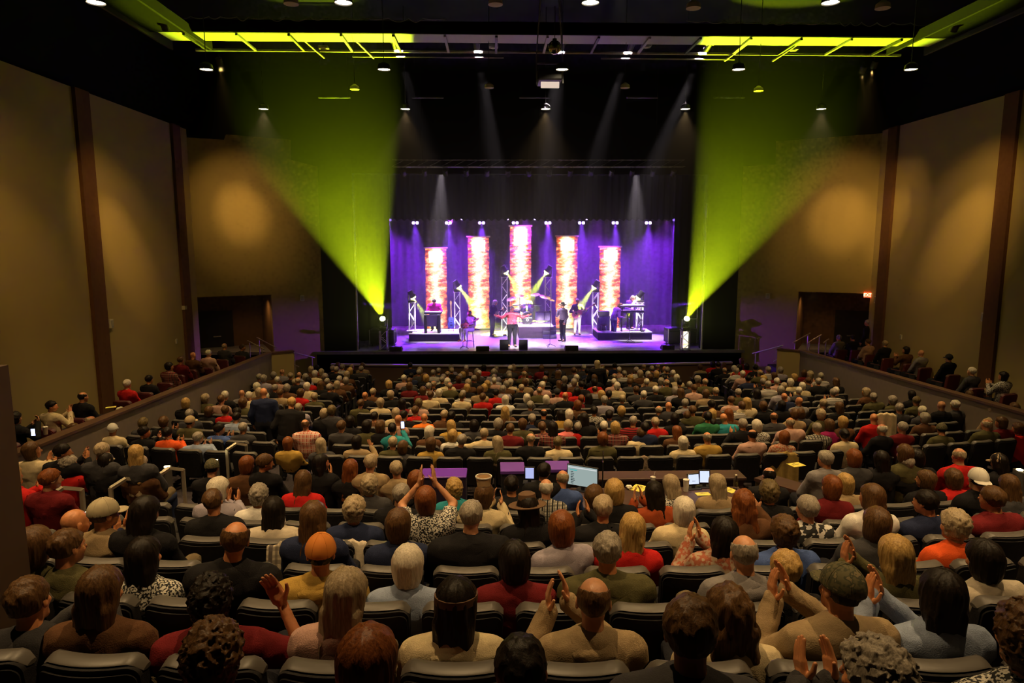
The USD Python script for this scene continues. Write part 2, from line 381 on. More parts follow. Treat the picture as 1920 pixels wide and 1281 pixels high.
# exit sign over the right entrance
T, a0, a1, zf, h1, o = SR
ax, az = onwall(1629, 553, PR0, PR1)
e = thing("exit_sign", "glowing red exit sign over the right entrance", "exit sign")
RED = glow("exit_red", (1.0, .07, .02), 3.0)
obj("housing", B().add(boxT(T, (ax - .17, az - .1, .02), (ax + .17, az + .1, -.06))), RED, e)
tm = meshkit.text_mesh("EXIT", .11, .01, True); tm.apply_translation([-tm.bounds[:, 0].mean(), -tm.bounds[:, 1].mean(), 0])
tm.apply_transform(T @ rot(0, math.pi, 0, (ax, az, -.062))); obj("lettering", tm, glow("exit_letters", (1, .6, .3), 4.0), e)

# handrails at the entrances and the side stairs
RAIL = mat("handrail_metal", (.55, .48, .36), .35, metal=.6)
def rail(label, p, q, posts=(.12, .88), drop=.85):
    p, q = np.array(p), np.array(q); r = thing("handrail", label, "handrail")
    obj("rail", B().cyl(p, q, .024, 10), RAIL, r)
    for t in posts:
        a = p + (q - p) * t; obj("post", B().cyl(a - [0, 0, drop], a, .02, 8), RAIL, r)
Z0 = EYE - 4.9
rail("short sloping handrail at the left entrance, the one nearer the doors", at(464, 639, 25.3), at(495, 655, 24.9))
rail("short sloping handrail at the left entrance, the one nearer the stage", at(481, 633, 26.3), at(519, 653, 25.6))
rail("sloping handrail on the stairs between left terrace and stage", at(546, 660, 25.0), at(590, 671, 26.6))
rail("low second handrail on the stairs beside the left terrace end", at(548, 683, 24.8), at(560, 688, 25.2), (.5,), .5)
rail("sloping handrail at the right entrance, the one nearest the stage", at(1487, 643, 25.6), at(1519, 625, 26.4))
rail("sloping handrail at the right entrance, the middle one", at(1515, 643, 25.2), at(1540, 628, 25.8))
rail("short sloping handrail at the right entrance, the one nearest the exit sign", at(1544, 643, 25.0), at(1554, 636, 25.4), (.5,))
rail("sloping handrail on the stairs between right terrace and stage", at(1411, 663, 26.6), at(1468, 648, 25.0))
rail("low second handrail on the stairs beside the right terrace end", at(1451, 678, 25.4), at(1467, 669, 25.0), (.5,), .5)

# ------------------------------------------------------------------ overhead: catwalk, pendants, projector
HC = EYE + 5.0
deck = thing("lighting_catwalk", "long steel lighting catwalk under the black ceiling, its underside lit green at both ends", "catwalk")
x0, x1 = CX - 9.3, CX + 9.3
obj("deck", B().box((x0 - .3, 17.45, HC), (x1 + .3, 18.15, HC + .05)), STEEL, deck)
obj("fascia", B().box((x0 - .6, 17.38, HC + .0), (x1 + .6, 17.44, HC + .28)), BLACK, deck)
for k, x in enumerate(np.arange(x0 + .3, x1, 1.25)):
    obj("joist", B().bar((x, 17.46, HC - .035), (x, 18.85, HC - .035), .045, .06), STEEL if k % 2 else DARKSTEEL, deck)
obj("chord", B().cyl((x0, 18.85, HC - .03), (x1, 18.85, HC - .03), .035, 10), STEEL, deck)
obj("upper_rail", B().cyl((x0, 17.4, HC + 1.0), (x1, 17.4, HC + 1.0), .025, 8), DARKSTEEL, deck)
obj("lower_pipe", B().cyl((x0 + 4, 19.05, HC - .12), (x0 + 8, 19.05, HC - .12), .02, 8).cyl((x1 - 8, 19.05, HC - .12), (x1 - 4.4, 19.05, HC - .12), .02, 8), STEEL, deck)
for x in (x0 + 2.9, x0 + 4.2, x1 - 4.3, x1 - 3.0):
    obj("brace", B().bar((x, 18.0, HC + .1), (x + .35 * np.sign(CX - x), 19.1, HC - .14), .04), STEEL, deck)
# cable swags along the fascia
sw = B(); rng = np.random.default_rng(5)
for side in (0, 1):
    a = x0 if side == 0 else x1 - 6.2
    while a < (x0 + 6.2 if side == 0 else x1 - .3):
        w = rng.uniform(.25, .6); t = np.linspace(0, 1, 8); sw.tube(np.stack([a + w * t, np.full(8, 17.36), HC + .33 - .09 * np.sin(math.pi * t) * rng.uniform(.3, 1)], 1), .011, 5); a += w
obj("cable", sw, mat("cable_grey", (.25, .25, .22), .6), deck)
for who, X, s in (("left", x0, -1), ("right", x1, 1)):
    c = thing("side_catwalk", f"dark steel side catwalk running from the {who} end of the long one towards the viewer", "catwalk")
    obj("deck", B().box((X - .45, 3, HC), (X + .45, 17.4, HC + .05)), mat("dull_steel", (.010, .010, .010), .95, spec=.02), c)
    for dx in (-.5, .5): obj("edge_beam", B().box((X + dx - .03, 3, HC - .1), (X + dx + .03, 18.6, HC + .14)), mat("beam_paint", (.03, .03, .026), .9, spec=.05) if dx * s < 0 else DARKSTEEL, c)
    obj("rail", B().cyl((X - s * .5, 3, HC + 1), (X - s * .5, 17.4, HC + 1), .025, 8), DARKSTEEL, c)
    obj("side_panel", B().box((X - s * .52, 12.9, HC + .2), (X - s * .5, 15.2, HC + .75)), mat("beam_paint", (.03, .03, .026), .9, spec=.05), c)
for (px_, py_, who) in ((607, 90, "green-lit lighting fixture clamped under the catwalk, over the left beam"), (1487, 92, "green-lit lighting fixture clamped under the catwalk, over the right beam"),
                        (925, 87, "small pale fixture under the unlit middle of the catwalk, left of the mirror ball"), (1212, 86, "small pale fixture under the unlit middle of the catwalk, right of the mirror ball")):
    p = at(px_, py_, 18.9); t = thing("catwalk_fixture", who, "stage light", p)
    obj("housing", B().box((-.13, -.12, -.03), (.13, .12, .04), .015), STEEL, t); obj("clamp", B().box((-.02, -.05, .03), (.02, .05, .28)), DARKSTEEL, t)
    obj("lens", B().cyl((0, 0, -.05), (0, 0, -.02), .08, 14), PALE, t)

LAMPG = glow("lamp_glow", (1.0, .80, .50), 14.0)
CAN = mat("lamp_can", (.03, .03, .03), .5)
proto = cls("pendant_class")
obj("housing", lathe([(0, .16), (.05, .16), (.125, .11), (.145, .02), (.14, 0), (.13, .03), (0, .03)], 24), CAN, proto)
obj("stem", B().cyl((0, 0, .15), (0, 0, 3.2), .008, 8), CAN, proto)
obj("lamp", lathe([(0, .012), (.128, .014), (.132, .03), (0, .034)], 24), LAMPG, proto)
PEND = []
for k, (d, pys, pxs) in enumerate(((20.4, 205, (494, 760, 1023, 1285, 1540)), (15.8, 131, (387, 720, 1054, 1385, 1708)), (11.55, 6, (180, 644, 1107, 1557)))):
    for j, px_ in enumerate(pxs):
        p = at(px_, pys + (2 * (k == 1)) * 0, d); PEND.append((p, k, j, len(pxs)))
ORD = ("first", "second", "third", "fourth", "fifth")
ROWN = ("the far row nearest the stage", "the middle row below the catwalk", "the near row at the picture's top")
for p, k, j, n in PEND:
    ref(numbered("/World", "pendant_downlight"), proto, p, label=f"lit white pendant downlight, {ORD[j]} from the left in {ROWN[k]}", cat="ceiling light", group="lit pendant downlights")
WARM = (1.0, .66, .30)
DL = 330.0
for i, (p, k, j, n) in enumerate(PEND): spot(f"downlight_{i:03d}", p - [0, 0, .06], p - [0, .0, 5], WARM, DL * (.75 if k == 0 else 1), 42, .8, .03)
i = 20
for d, cols in ((7.2, (-6.0, -2.2, 1.6, 5.4, 9.2)), (4.3, (-4.1, -.3, 3.5, 7.3))):   # grid continued overhead, unseen; nearer row moved off it to light the heads
    cols = list(cols)
    for x in cols:
        ref(numbered("/World", "pendant_downlight"), proto, (x, d, EYE + 3.8), label=f"pendant downlight above the picture, {ORD[cols.index(x)]} of the row over the {'rear block' if d > 6 else 'nearest seats'}", cat="ceiling light", group="pendant downlights above the picture")
        spot(f"downlight_{i:03d}", (x, d, EYE + 3.74), (x, d, 0), WARM, DL * .62, 42, .8, .03); i += 1
# warm wall washers on the side catwalks
for q, (pos, wall, tpx, tpy, I, ang, who) in enumerate((((x0 + .1, 17.0, HC - .2), WL, 232, 470, 600, 9, "middle one on the left side catwalk"), ((x0 + .1, 20.2, HC - .2), (PL0, PL1), 452, 400, 760, 8, "one nearest the stage on the left side catwalk"), ((x0 + .1, 12.0, HC - .2), WL, 40, 520, 300, 13, "rearmost on the left side catwalk"),
                                             ((x1 - .1, 16.6, HC - .2), WR, 1805, 440, 800, 9, "middle one on the right side catwalk"), ((x1 - .1, 20.0, HC - .2), (PR0, PR1), 1575, 410, 760, 9, "one nearest the splayed wall on the right side catwalk"), ((x1 - .1, 20.6, HC - .2), WR, 1668, 420, 420, 8, "lamp aimed at the narrow wall on the right side catwalk"))):
    a, h = onwall(tpx, tpy, *wall); T, L = vplane(*wall); tg = (T @ [a, h, 0, 1])[:3]
    g = thing("wall_washer", f"black wall-washing lamp, {who}", "stage light", np.array(pos) + [0, 0, .12])
    obj("can", B().cyl((0, 0, 0), (0, -.12, .16), .09, 14), CAN, g); obj("yoke", B().bar((0, -.06, .1), (0, -.06, .3), .03), DARKSTEEL, g)
    for m, (f, e) in enumerate(((1.15, .60), (2.4, .36))): spot(f"wall_wash_{q}_{m}", pos, tg, (1.0, .59, .16), I * e, ang * f, 1.0, .04)
# small unlit domes between the pendants
small = cls("small_dome_class")
obj("dome", lathe([(0, .13), (.03, .13), (.11, .07), (.12, 0), (0, -.02)], 18), PALE, small)
obj("stem", B().cyl((0, 0, .12), (0, 0, 3.4), .008, 6), CAN, small)
for q, (px_, py_, d, who) in enumerate(((665, 168, 18.0, "inside the left green haze"), (917, 165, 18.0, "left of the projector"), (1172, 165, 18.0, "right of the projector"), (1422, 171, 18.0, "inside the right green haze"),
                       (546, 8, 11.7, "at the picture's top left of the near lit pendant"), (929, 9, 11.7, "at the picture's top above the mirror ball's left"), (1300, 16, 11.7, "at the picture's top right of centre"), (1655, 16, 11.7, "at the picture's top near the right catwalk"))):
    p = at(px_, py_, d)
    ref(numbered("/World", "small_pendant_dome"), small, p, label=f"small unlit pendant dome {who}", cat="ceiling light", group="small unlit pendant domes")
# slot diffusers
for px_, who in ((627, "far left"), (802, "second from left"), (1003, "middle one"), (1204, "fourth from left"), (1367, "far right")):
    p = at(px_, 184, 22.0); g = thing("slot_diffuser", f"thin grey slot diffuser in the dark ceiling void, {who}", "air diffuser", p)
    obj("frame", B().box((-.48, -.05, 0), (.48, .05, .03)), mat("diffuser_grey", (.07, .07, .075), .6), g); obj("slot", B().box((-.46, -.02, -.004), (.46, .02, .0)), CAN, g); [obj("hanger", B().cyl((sx, 0, .02), (sx, 0, ZC - p[2] + .02), .006, 6), CAN, g) for sx in (-.4, .4)]
# mirror ball
p = at(1040, 89, 16.5); g = thing("mirror_ball", "mirror ball hanging below the middle of the catwalk", "mirror ball", p)
t = trimesh.creation.uv_sphere(.155, count=[14, 24]); obj("ball", t, mat("mirror_facets", (.6, .55, .5), .12, metal=1.0), g, smooth=False)
obj("cap", B().cyl((0, 0, .14), (0, 0, .19), .05, 12).cyl((0, 0, .19), (0, 0, .9), .008, 6), CAN, g)
# projector in its cradle
p = at(1031, 160, 16.2); g = thing("projector", "black ceiling projector with a bright pale front panel below the mirror ball", "projector", p)
obj("body", B().box((-.28, -.1, .1), (.28, .6, .36), .03), CAN, g)
obj("front_panel", B().box((-.21, -.06, -.07), (.21, -.02, .07), .01), glow("projector_panel", (1.0, .78, .62), .75), g)
obj("lens", B().cyl((0, .58, .22), (0, .72, .22), .07, 16), mat("lens_glass", (.02, .02, .03), .08), g)
for s in (-1, 1): obj("cradle_arm", B().bar((s * .3, .0, .05), (s * .3, .2, .7), .03).bar((s * .3, .2, .68), (s * .12, .2, 3.2), .03), STEEL, g)
obj("cross_bar", B().bar((-.3, .1, .5), (.3, .1, .5), .03), STEEL, g)
# lighting truss over the stage front
g = thing("lighting_truss", "long dark lighting truss with lamps in the shadows above the stage opening", "lighting truss")
A, Cc = at(735, 312, 27.0), at(1285, 312, 27.0); b = B()
for dy, dz in ((0, 0), (.3, 0), (.15, .26)): obj("chord", B().cyl(A + [0, dy, dz], Cc + [0, dy, dz], .022, 8), mat("truss_dim", (.22, .22, .22), .5, metal=.4), g)
for s in (.1, .5, .9): obj("hanger", B().cyl(A + (Cc - A) * s + [0, .15, .2], (A + (Cc - A) * s + [0, .15, 0]) * [1, 1, 0] + [0, 0, ZC], .012, 6), CAN, g)
ORD14 = 'first second third fourth fifth sixth seventh eighth ninth tenth eleventh twelfth thirteenth fourteenth'.split()
n = 24
for k in range(n):
    u, w = A + (Cc - A) * k / n, A + (Cc - A) * (k + 1) / n
    obj("brace", B().cyl(u, w + [0, .15, .26], .011, 5).cyl(u + [0, .3, 0], w + [0, 0, 0], .011, 5), mat("truss_dim", (.2, .2, .2), .5), g)
for k in range(14):
    c = A + (Cc - A) * (k + .5) / 14; t = thing("truss_lamp", f"small black stage lamp under the dark front truss, {ORD14[k]} from the left", "stage light", c, group="lamps under the dark front truss")
    obj("can", B().cyl((0, .1, -.14), (0, .3, -.30), .085, 12, .1), CAN, t); obj("yoke", B().tube([(-.11, .16, -.22), (-.11, .12, -.05), (0, .06, .01), (.11, .12, -.05), (.11, .16, -.22)], .012, 6), DARKSTEEL, t)

# ------------------------------------------------------------------ on the stage
def onz(px, py, z):
    d = ray(px, py); return np.array([0, 0, EYE]) + d * ((z - EYE) / d[2])
VIOLET, WHITE, YEL, GREEN = (.24, .04, 1.0), (1.0, .86, .92), (.85, 1.0, .04), (.76, 1.0, .01)
TRUSSM = mat("white_truss", (.85, .83, .86), .45)
GEAR = mat("gear_black", (.02, .02, .024), .5)
# fabric columns: the uplight on them painted as emission, brighter along the middle
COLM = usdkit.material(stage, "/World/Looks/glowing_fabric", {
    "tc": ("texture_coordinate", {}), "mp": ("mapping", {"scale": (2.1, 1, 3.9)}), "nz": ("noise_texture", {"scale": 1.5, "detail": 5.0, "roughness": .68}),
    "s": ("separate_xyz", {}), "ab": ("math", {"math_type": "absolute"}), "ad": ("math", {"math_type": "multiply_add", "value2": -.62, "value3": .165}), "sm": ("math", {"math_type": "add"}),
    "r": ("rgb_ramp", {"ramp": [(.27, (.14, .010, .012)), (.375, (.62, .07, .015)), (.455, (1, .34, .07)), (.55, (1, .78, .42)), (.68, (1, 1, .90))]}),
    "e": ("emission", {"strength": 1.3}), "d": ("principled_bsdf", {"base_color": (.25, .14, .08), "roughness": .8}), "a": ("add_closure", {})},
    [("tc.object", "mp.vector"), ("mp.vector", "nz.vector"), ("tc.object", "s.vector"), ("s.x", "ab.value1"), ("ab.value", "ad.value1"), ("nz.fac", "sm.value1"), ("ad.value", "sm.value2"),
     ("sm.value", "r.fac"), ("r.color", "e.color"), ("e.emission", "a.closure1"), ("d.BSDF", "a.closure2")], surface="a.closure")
YP = 35.0
for q, (px_, top, wh) in enumerate(((817, 464, "shortest one at the magenta keyboard player's end"), (897, 443, "second tallest, behind the seated guitarist in white"), (976, 423, "tallest, behind the drum kit"),
                                    (1063, 442, "second tallest, behind the bass guitarist"), (1144, 462, "shortest one at the keyboard rack's end"))):
    p = at(px_, top, YP); H = p[2] - ZS; g = thing("glowing_column", f"tall white and orange crinkled fabric column with painted glow, {wh}", "light column", (p[0], YP, ZS), group=None)
    rng = np.random.default_rng(q); w = .54; nu, nv = 15, int(H / .035)
    u = np.linspace(-w, w, nu); v = np.linspace(0.05, H - .05, nv); P = np.array([[x * (1 + .02 * math.sin(9 * z + q)), 0, z] for z in v for x in u])
    P[:, 1] = -.16 * np.sqrt(np.clip(1 - (P[:, 0] / .62) ** 2, 0, 1)) - .07 * (meshkit.fbm(P * [4, 1, 13] + q * 7, 3) - .5) * 2
    Fq = np.array([[i * nu + j, i * nu + j + 1, (i + 1) * nu + j + 1, (i + 1) * nu + j] for i in range(nv - 1) for j in range(nu - 1)])
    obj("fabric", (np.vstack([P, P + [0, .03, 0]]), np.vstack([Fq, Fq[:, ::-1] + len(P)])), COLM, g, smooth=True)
    obj("back_board", B().box((-.5, .0, .02), (.5, .06, H - .1)), GEAR, g)
    obj("top_bar", B().box((-.60, -.1, H - .06), (.60, .04, H + .02), .01), mat("pink_white_bar", (.8, .6, .6), .5), g)
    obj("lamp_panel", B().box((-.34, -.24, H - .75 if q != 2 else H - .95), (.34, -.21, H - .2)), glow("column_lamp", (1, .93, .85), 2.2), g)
    obj("foot", B().box((-.62, -.3, 0), (.62, .3, .06), .01), GEAR, g)
    spot(f"column_uplight_{q}", (p[0], YP - .7, ZS + .12), (p[0], YP, ZS + 2.2), (1, .45, .12), 60, 35, .6, .08)

# violet lamps on the bar under the border curtain
PARS = []
barz = EYE + 1.35
g = thing("lighting_bar", "black lighting bar carrying the row of violet lamps under the border curtain", "lighting bar", (CX, 34.4, barz))
obj("pipe", B().cyl((-8, 0, 0), (8, 0, 0), .025, 8), GEAR, g)
for s in (-6, 0, 6): obj("hanger", B().cyl((s, 0, 0), (s, 0, 5.26), .012, 6), GEAR, g)
VG = glow("violet_lens", (.42, .25, 1.0), 9.0)
for q, px_ in enumerate((779, 841, 903, 966, 1027, 1090, 1153, 1215)):
    p = at(px_, 417, 34.3); PARS.append(p); g = thing("twin_stage_lamp", f"twin-lens violet stage lamp on the upper bar, {('first','second','third','fourth','fifth','sixth','seventh','eighth')[q]} from the left", "stage light", p)
    obj("body", B().box((-.2, -.05, -.02), (.2, .12, .12), .02), GEAR, g)
    for s in (-.09, .09): obj("lens", B().cyl((s, -.09, -.04), (s, -.05, -.02), .075, 14), VG, g)
    obj("clamp", B().box((-.02, .0, .1), (.02, .1, barz - p[2] + .02)), GEAR, g)
    spot(f"wash_{q:03d}", p + [0, -.15, -.1], (p[0] + .1 * (CX - p[0]), 31.2, ZS), VIOLET, 3600, 19, .7, .07)
for q, px_ in enumerate((847, 866, 952, 1003, 1100, 1118, 1180)):
    p = at(px_, 411, 34.5); g = thing("small_violet_spot", f"small violet spot between the twin lamps on the upper bar, {('first','second','third','fourth','fifth','sixth','seventh')[q]} from the left", "stage light", p)
    obj("can", B().cyl((0, .04, .02), (0, .22, .10), .06, 12, .07), GEAR, g); obj("clamp", B().bar((0, .08, .05), (0, -.08, barz - p[2]), .02), GEAR, g); obj("lens", B().cyl((0, .0, .0), (0, .04, .02), .055, 12), VG, g)
for px_, X in ((731, "keyboard player's"), (1264, "keyboard rack's")):
    p = at(px_, 412, 33.0); g = thing("side_stage_lamp", f"dim violet side lamp hanging at the {X} end of the bar", "stage light", p)
    obj("can", B().cyl((0, 0, 0), (0, .2, .3), .08, 12, .1), GEAR, g); obj("lens", B().cyl((0, -.02, -.03), (0, 0, 0), .075, 12), glow("dim_violet", (.25, .12, 1), 1.6), g); obj("yoke", B().bar((0, .1, .2), (0, .1, 6.2), .02), GEAR, g)
# backdrop and wing washes
for q, x in enumerate((-5.5, -2, 1.6, 5.2, 8.7)): spot(f"back_wash_{q}", (x, 34.0, EYE + 1.2), (x, 36.6, EYE - 2.4), (.36, .02, .9), 620, 42, .8, .1)
for q, (x, tx) in enumerate(((at(731, 412, 33.0)[0], -5.3), (at(1264, 412, 33.0)[0], 8.5))): spot(f"wing_wash_{q}", (x, 32.94, EYE + 1.05), (tx, 28.9, ZS), (.24, .03, 1.0), 2600, 19, .8, .05)
# unseen lamps added: violet tint on the splayed walls, white on the risers
for q, (x, tx) in enumerate(((8.52, -7.35), (-5.42, 10.6))): spot(f"side_wash_{q}", (x, 28.66, ZS + 1.9), (tx, 27.65, EYE - 4.5), (.26, .04, 1.0), 2300, 9, 1.0, .03)
for q, (x, tx, ty) in enumerate(((-2.2, -2.6, 31.4), (6.2, 6.7, 31.6))): spot(f"riser_wash_{q}", (x, 30.2, EYE + 3.5), (tx, ty, ZS + .4), (1.0, .84, .95), 3000, 12, .8, .05)
# front light from the catwalk
for q, (x, tx) in enumerate(((-2.5, -1.0), (-.4, .6), (1.8, 1.6), (3.6, 2.8), (5.6, 4.4))):
    spot(f"front_light_{q}", (x, 18.4, HC + .3), (tx, 30.6, ZS), (1.0, .85, .88), 150000, 7.0, .9, .05)
    t = thing("catwalk_profile_spot", f"black profile spotlight on the catwalk aimed at the stage, {ORD[q]} from the left", "stage light", (x, 18.35, HC + .05))
    obj("barrel", B().cyl((0, -.25, .1), (0, .3, -.03), .08, 12), CAN, t); obj("yoke", B().box((-.1, -.02, -.01), (.1, .02, .2)), DARKSTEEL, t)

# truss towers with yellow moving heads
def tower(px_, ptop, pbase, Y, zb, label, tilt):
    p = at(px_, ptop, Y); H = p[2] - zb; w = .135; g = thing("truss_tower", label, "truss tower", (p[0], Y, zb))
    for sx in (-1, 1):
        for sy in (-1, 1): obj("chord", B().cyl((sx * w, sy * w, .03), (sx * w, sy * w, H), .022, 8), TRUSSM, g)
    n = max(3, int(round(H / .42)))
    for k in range(n):
        z0, z1, s = .05 + (H - .08) * k / n, .05 + (H - .08) * (k + 1) / n, (-1) ** k
        for sy in (-1, 1): obj("diagonal", B().cyl((-s * w, sy * w, z0), (s * w, sy * w, z1), .013, 6), TRUSSM, g)
        for sx in (-1, 1): obj("diagonal", B().cyl((sx * w, -s * w, z0), (sx * w, s * w, z1), .013, 6), TRUSSM, g)
    spot(f"tower_uplight_{len(_taken):04d}", (p[0], Y - .03, zb + .2), (p[0], Y, zb + 4), (.9, .72, 1.0), 260, 28, .6, .03)
    obj("base_plate", B().box((-.25, -.25, 0), (.25, .25, .03), .008), TRUSSM, g); obj("top_plate", B().box((-.17, -.17, H), (.17, .17, H + .02)), TRUSSM, g)
    obj("floor_lamp", B().box((-.09, -.74, .0), (.09, -.58, .07), .02), GEAR, g)
    return g, np.array([p[0], Y, zb + H + .02])
def moving_head(label, base, aim, col, gm, power, cone, lensr=.10, stem=.22):
    g = thing("moving_head_light", label, "moving light", base)
    obj("base", B().box((-.15, -.13, 0), (.15, .13, .1), .02), GEAR, g)
    obj("yoke", B().box((-.17, -.05, .1), (-.13, .05, .42), .01).box((.13, -.05, .1), (.17, .05, .42), .01).box((-.17, -.05, .1), (.17, .05, .13), .01), GEAR, g)
    c = np.array([0, 0, .36]); d = np.array(aim, float) - base - c; d /= np.linalg.norm(d)
    obj("head", B().cyl(c - d * .2, c + d * .16, .125, 18, .115), GEAR, g)
    obj("lens", B().cyl(c + d * .15, c + d * .185, lensr, 20), gm, g)
    o = base + c + d * .26
    spot(f"beam_{len(_taken):04d}", o, o + d * 5, col, power, cone, .25, .05)
    return g
ORANGE_BACK = None
RZL, RZD, RZR = ZS + .36, ZS + .57, ZS + .36
YG = glow("yellow_lens", (.95, 1.0, .25), 30.0)
for px_, pt, Y, zb, lab, ax in ((772, 568, 31.6, RZL, "short white truss tower at the magenta keyboard player's riser", (-2.7, 31.95, ZS)), (857, 548, 32.6, ZS, "white truss tower behind the seated guitarist in white", (.0, 32.95, ZS)),
                                (946, 520, 33.2, ZS, "tall white truss tower beside the drums, on the pink-jacketed singer's side", (2.3, 33.55, ZS + .3)), (1028, 520, 33.2, ZS, "tall white truss tower by the drums, nearer the hatted man", (.9, 33.55, ZS + .3)),
                                (1117, 548, 32.6, ZS, "white truss tower between the bass guitarist and the amplifier stack", (3.4, 32.95, ZS)), (1200, 568, 31.8, RZR, "short white truss tower behind the keyboard rack", (5.5, 32.1, ZS))):
    g, top = tower(px_, pt, 0, Y, zb, lab, 0)
    moving_head("yellow moving light on the " + lab.replace("white truss ", "").replace(", on the pink-jacketed singer's side", " near the singer"), top, ax, YEL, YG, 26000, 12, .125)

# big green beams at both ends of the stage front
for px_, x, who, glowm in ((720, -1, "magenta keyboard player's", None), (1284, 1, "keyboard rack's", 1)):
    p = onz(px_, 656, ZS); g = thing("truss_stub", "short truss box under the big green beam, " + ("glowing orange inside" if glowm else "unlit"), "truss tower", p)
    H = .82
    for sx in (-1, 1):
        for sy in (-1, 1): obj("chord", B().cyl((sx * .15, sy * .15, 0), (sx * .15, sy * .15, H), .02, 8), TRUSSM if not glowm else mat("dull_truss", (.3, .25, .25), .5), g)
    for k in range(3):
        s = (-1) ** k
        for sy in (-1, 1): obj("diagonal", B().cyl((-s * .15, sy * .15, H * k / 3), (s * .15, sy * .15, H * (k + 1) / 3), .013, 6), TRUSSM, g)
    obj("top_plate", B().box((-.2, -.2, H), (.2, .2, H + .03)), GEAR, g); obj("base_plate", B().box((-.2, -.2, 0), (.2, .2, .02)), GEAR, g)
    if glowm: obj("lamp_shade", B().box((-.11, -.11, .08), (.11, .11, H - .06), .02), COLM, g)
    tgt = (CX + x * 6.55, 18.0, HC)
    moving_head("moving light of the " + ("right" if glowm else "left") + " green beam aimed at the catwalk", p + [0, 0, H + .03], tgt, GREEN, glow("green_lens", (.85, 1.0, .15), 40.0), 13000, 13.3, .115)

# risers
PURP = mat("riser_skirt", (.032, .022, .036), .9, spec=.1)
RTOP = mat("riser_top", (.5, .48, .46), .6, var=.1)
def riser(label, x0, x1, y0, y1, h):
    g = thing("stage_riser", label, "stage riser", ((x0 + x1) / 2, (y0 + y1) / 2, ZS)); a, b = (x1 - x0) / 2, (y1 - y0) / 2
    obj("deck", B().box((-a, -b, h - .05), (a, b, h), .01), RTOP, g); obj("skirt", B().box((-a + .02, -b + .02, 0), (a - .02, b - .02, h - .05)), PURP, g); return g
def px_x(px_, Y): return at(px_, 600, Y)[0]
riser("low riser with the magenta-clad keyboard player's rig", px_x(765, 30.6), px_x(866, 30.6), 30.6, 32.3, .36)
riser("drum riser in the middle of the stage", px_x(972, 31.6), px_x(1022, 31.6) + .4, 31.6, 34.0, .57)
riser("low riser with the amplifier stack and keyboard rack", px_x(1121, 30.9), px_x(1224, 30.9), 30.9, 32.5, .36)
# steps beside the drum riser
g = thing("stage_steps", "black steps up to the drum riser beside the man in the hat", "steps", (px_x(1031, 31.4), 31.45, ZS))
for k in range(3): obj("tread", B().box((-.32, -.1 + .18 * k, 0), (.32, .08 + .18 * k, .18 * (k + 1)), .01), GEAR, g)

# wedge monitors
def wedge(label, px_, pb, w, h, turn=0.0):
    p = onz(px_, pb, ZS); g = thing("wedge_monitor", label, "stage monitor", p, turn)
    prof = [(-.22, 0), (.22, 0), (.22, h * .35), (-.02, h), (-.22, h)]
    t = trimesh.creation.extrude_polygon(sg.Polygon(prof), w, engine="earcut"); t.apply_translation([0, 0, -w / 2]); t.apply_transform(rot(math.pi / 2, 0, math.pi / 2)); obj("cabinet", t, GEAR, g, smooth=False)
    obj("grille", B().bar((-w * .42, .24, h * .38), (w * .42, .24, h * .38), .02, .02).add(trimesh.creation.box(bounds=[[-w * .42, .04, h * .5], [w * .42, .06, h * .6]])), mat("grille_grey", (.05, .05, .055), .7), g)
    for s in (-1, 1): obj("handle", B().bar((s * w * .51, -.06, h * .5), (s * w * .51, .06, h * .5), .02), GEAR, g)
wedge("upright black wedge monitor at the pink-jacketed singer's feet, on the guitarists' side", 945, 655, .36, .42)
wedge("upright black wedge monitor at the pink-jacketed singer's feet, on the drum steps' side", 981, 655, .36, .42)
wedge("flat black wedge monitor at the stage edge before the seated guitarist in white", 905, 657.5, .54, .2)
wedge("flat black wedge monitor at the stage edge before the man in the hat", 1071, 656.5, .54, .2)
wedge("flat black wedge monitor beside the unlit truss stub", 743, 658, .5, .2)
wedge("flat black wedge monitor beside the orange-lit truss stub", 1251, 655, .5, .2)

def flightcase(label, x0, x1, y, d, h, cover):
    g = thing("flight_case", label, "flight case", ((x0 + x1) / 2, y + d / 2, ZS)); a = (x1 - x0) / 2
    obj("body", B().box((-a, -d / 2, .08), (a, d / 2, h - .12), .015), GEAR, g); obj("lid", B().box((-a, -d / 2, h - .115), (a, d / 2, h), .015), GEAR, g)
    for s in (-1, 1): obj("corner_edge", B().box((s * a - .02, -d / 2 - .012, .08), (s * a + .02, -d / 2, h)), mat("case_aluminium", (.6, .6, .62), .35, metal=.8), g)
    for sx in (-1, 1):
        for sy in (-1, 1): obj("caster", B().cyl((sx * (a - .1) - .02, sy * (d / 2 - .1), .045), (sx * (a - .1) + .02, sy * (d / 2 - .1), .045), .045, 10), GEAR, g)
    obj("handle", B().bar((-.12, -d / 2 - .02, h * .55), (.12, -d / 2 - .02, h * .55), .025), STEEL, g)
flightcase("long black flight case behind the unlit truss stub", px_x(692, 29.2), px_x(738, 29.2), 29.2, .8, .72, 0)
flightcase("long black flight case behind the orange-lit truss stub", px_x(1254, 29.2), px_x(1308, 29.2), 29.2, .8, .72, 0)
# scaffold stand by the right tormentor
p = onz(1308, 645, ZS); g = thing("equipment_stand", "violet-lit metal stand behind the case at the keyboard rack's end", "stand", (p[0], 30.6, ZS))
for sx in (-.25, .25): obj("upright", B().cyl((sx, 0, 0), (sx, 0, 1.7), .025, 8), TRUSSM, g)
for z in (.4, 1.0, 1.6): obj("shelf_bar", B().cyl((-.25, 0, z), (.25, 0, z), .02, 8), TRUSSM, g)

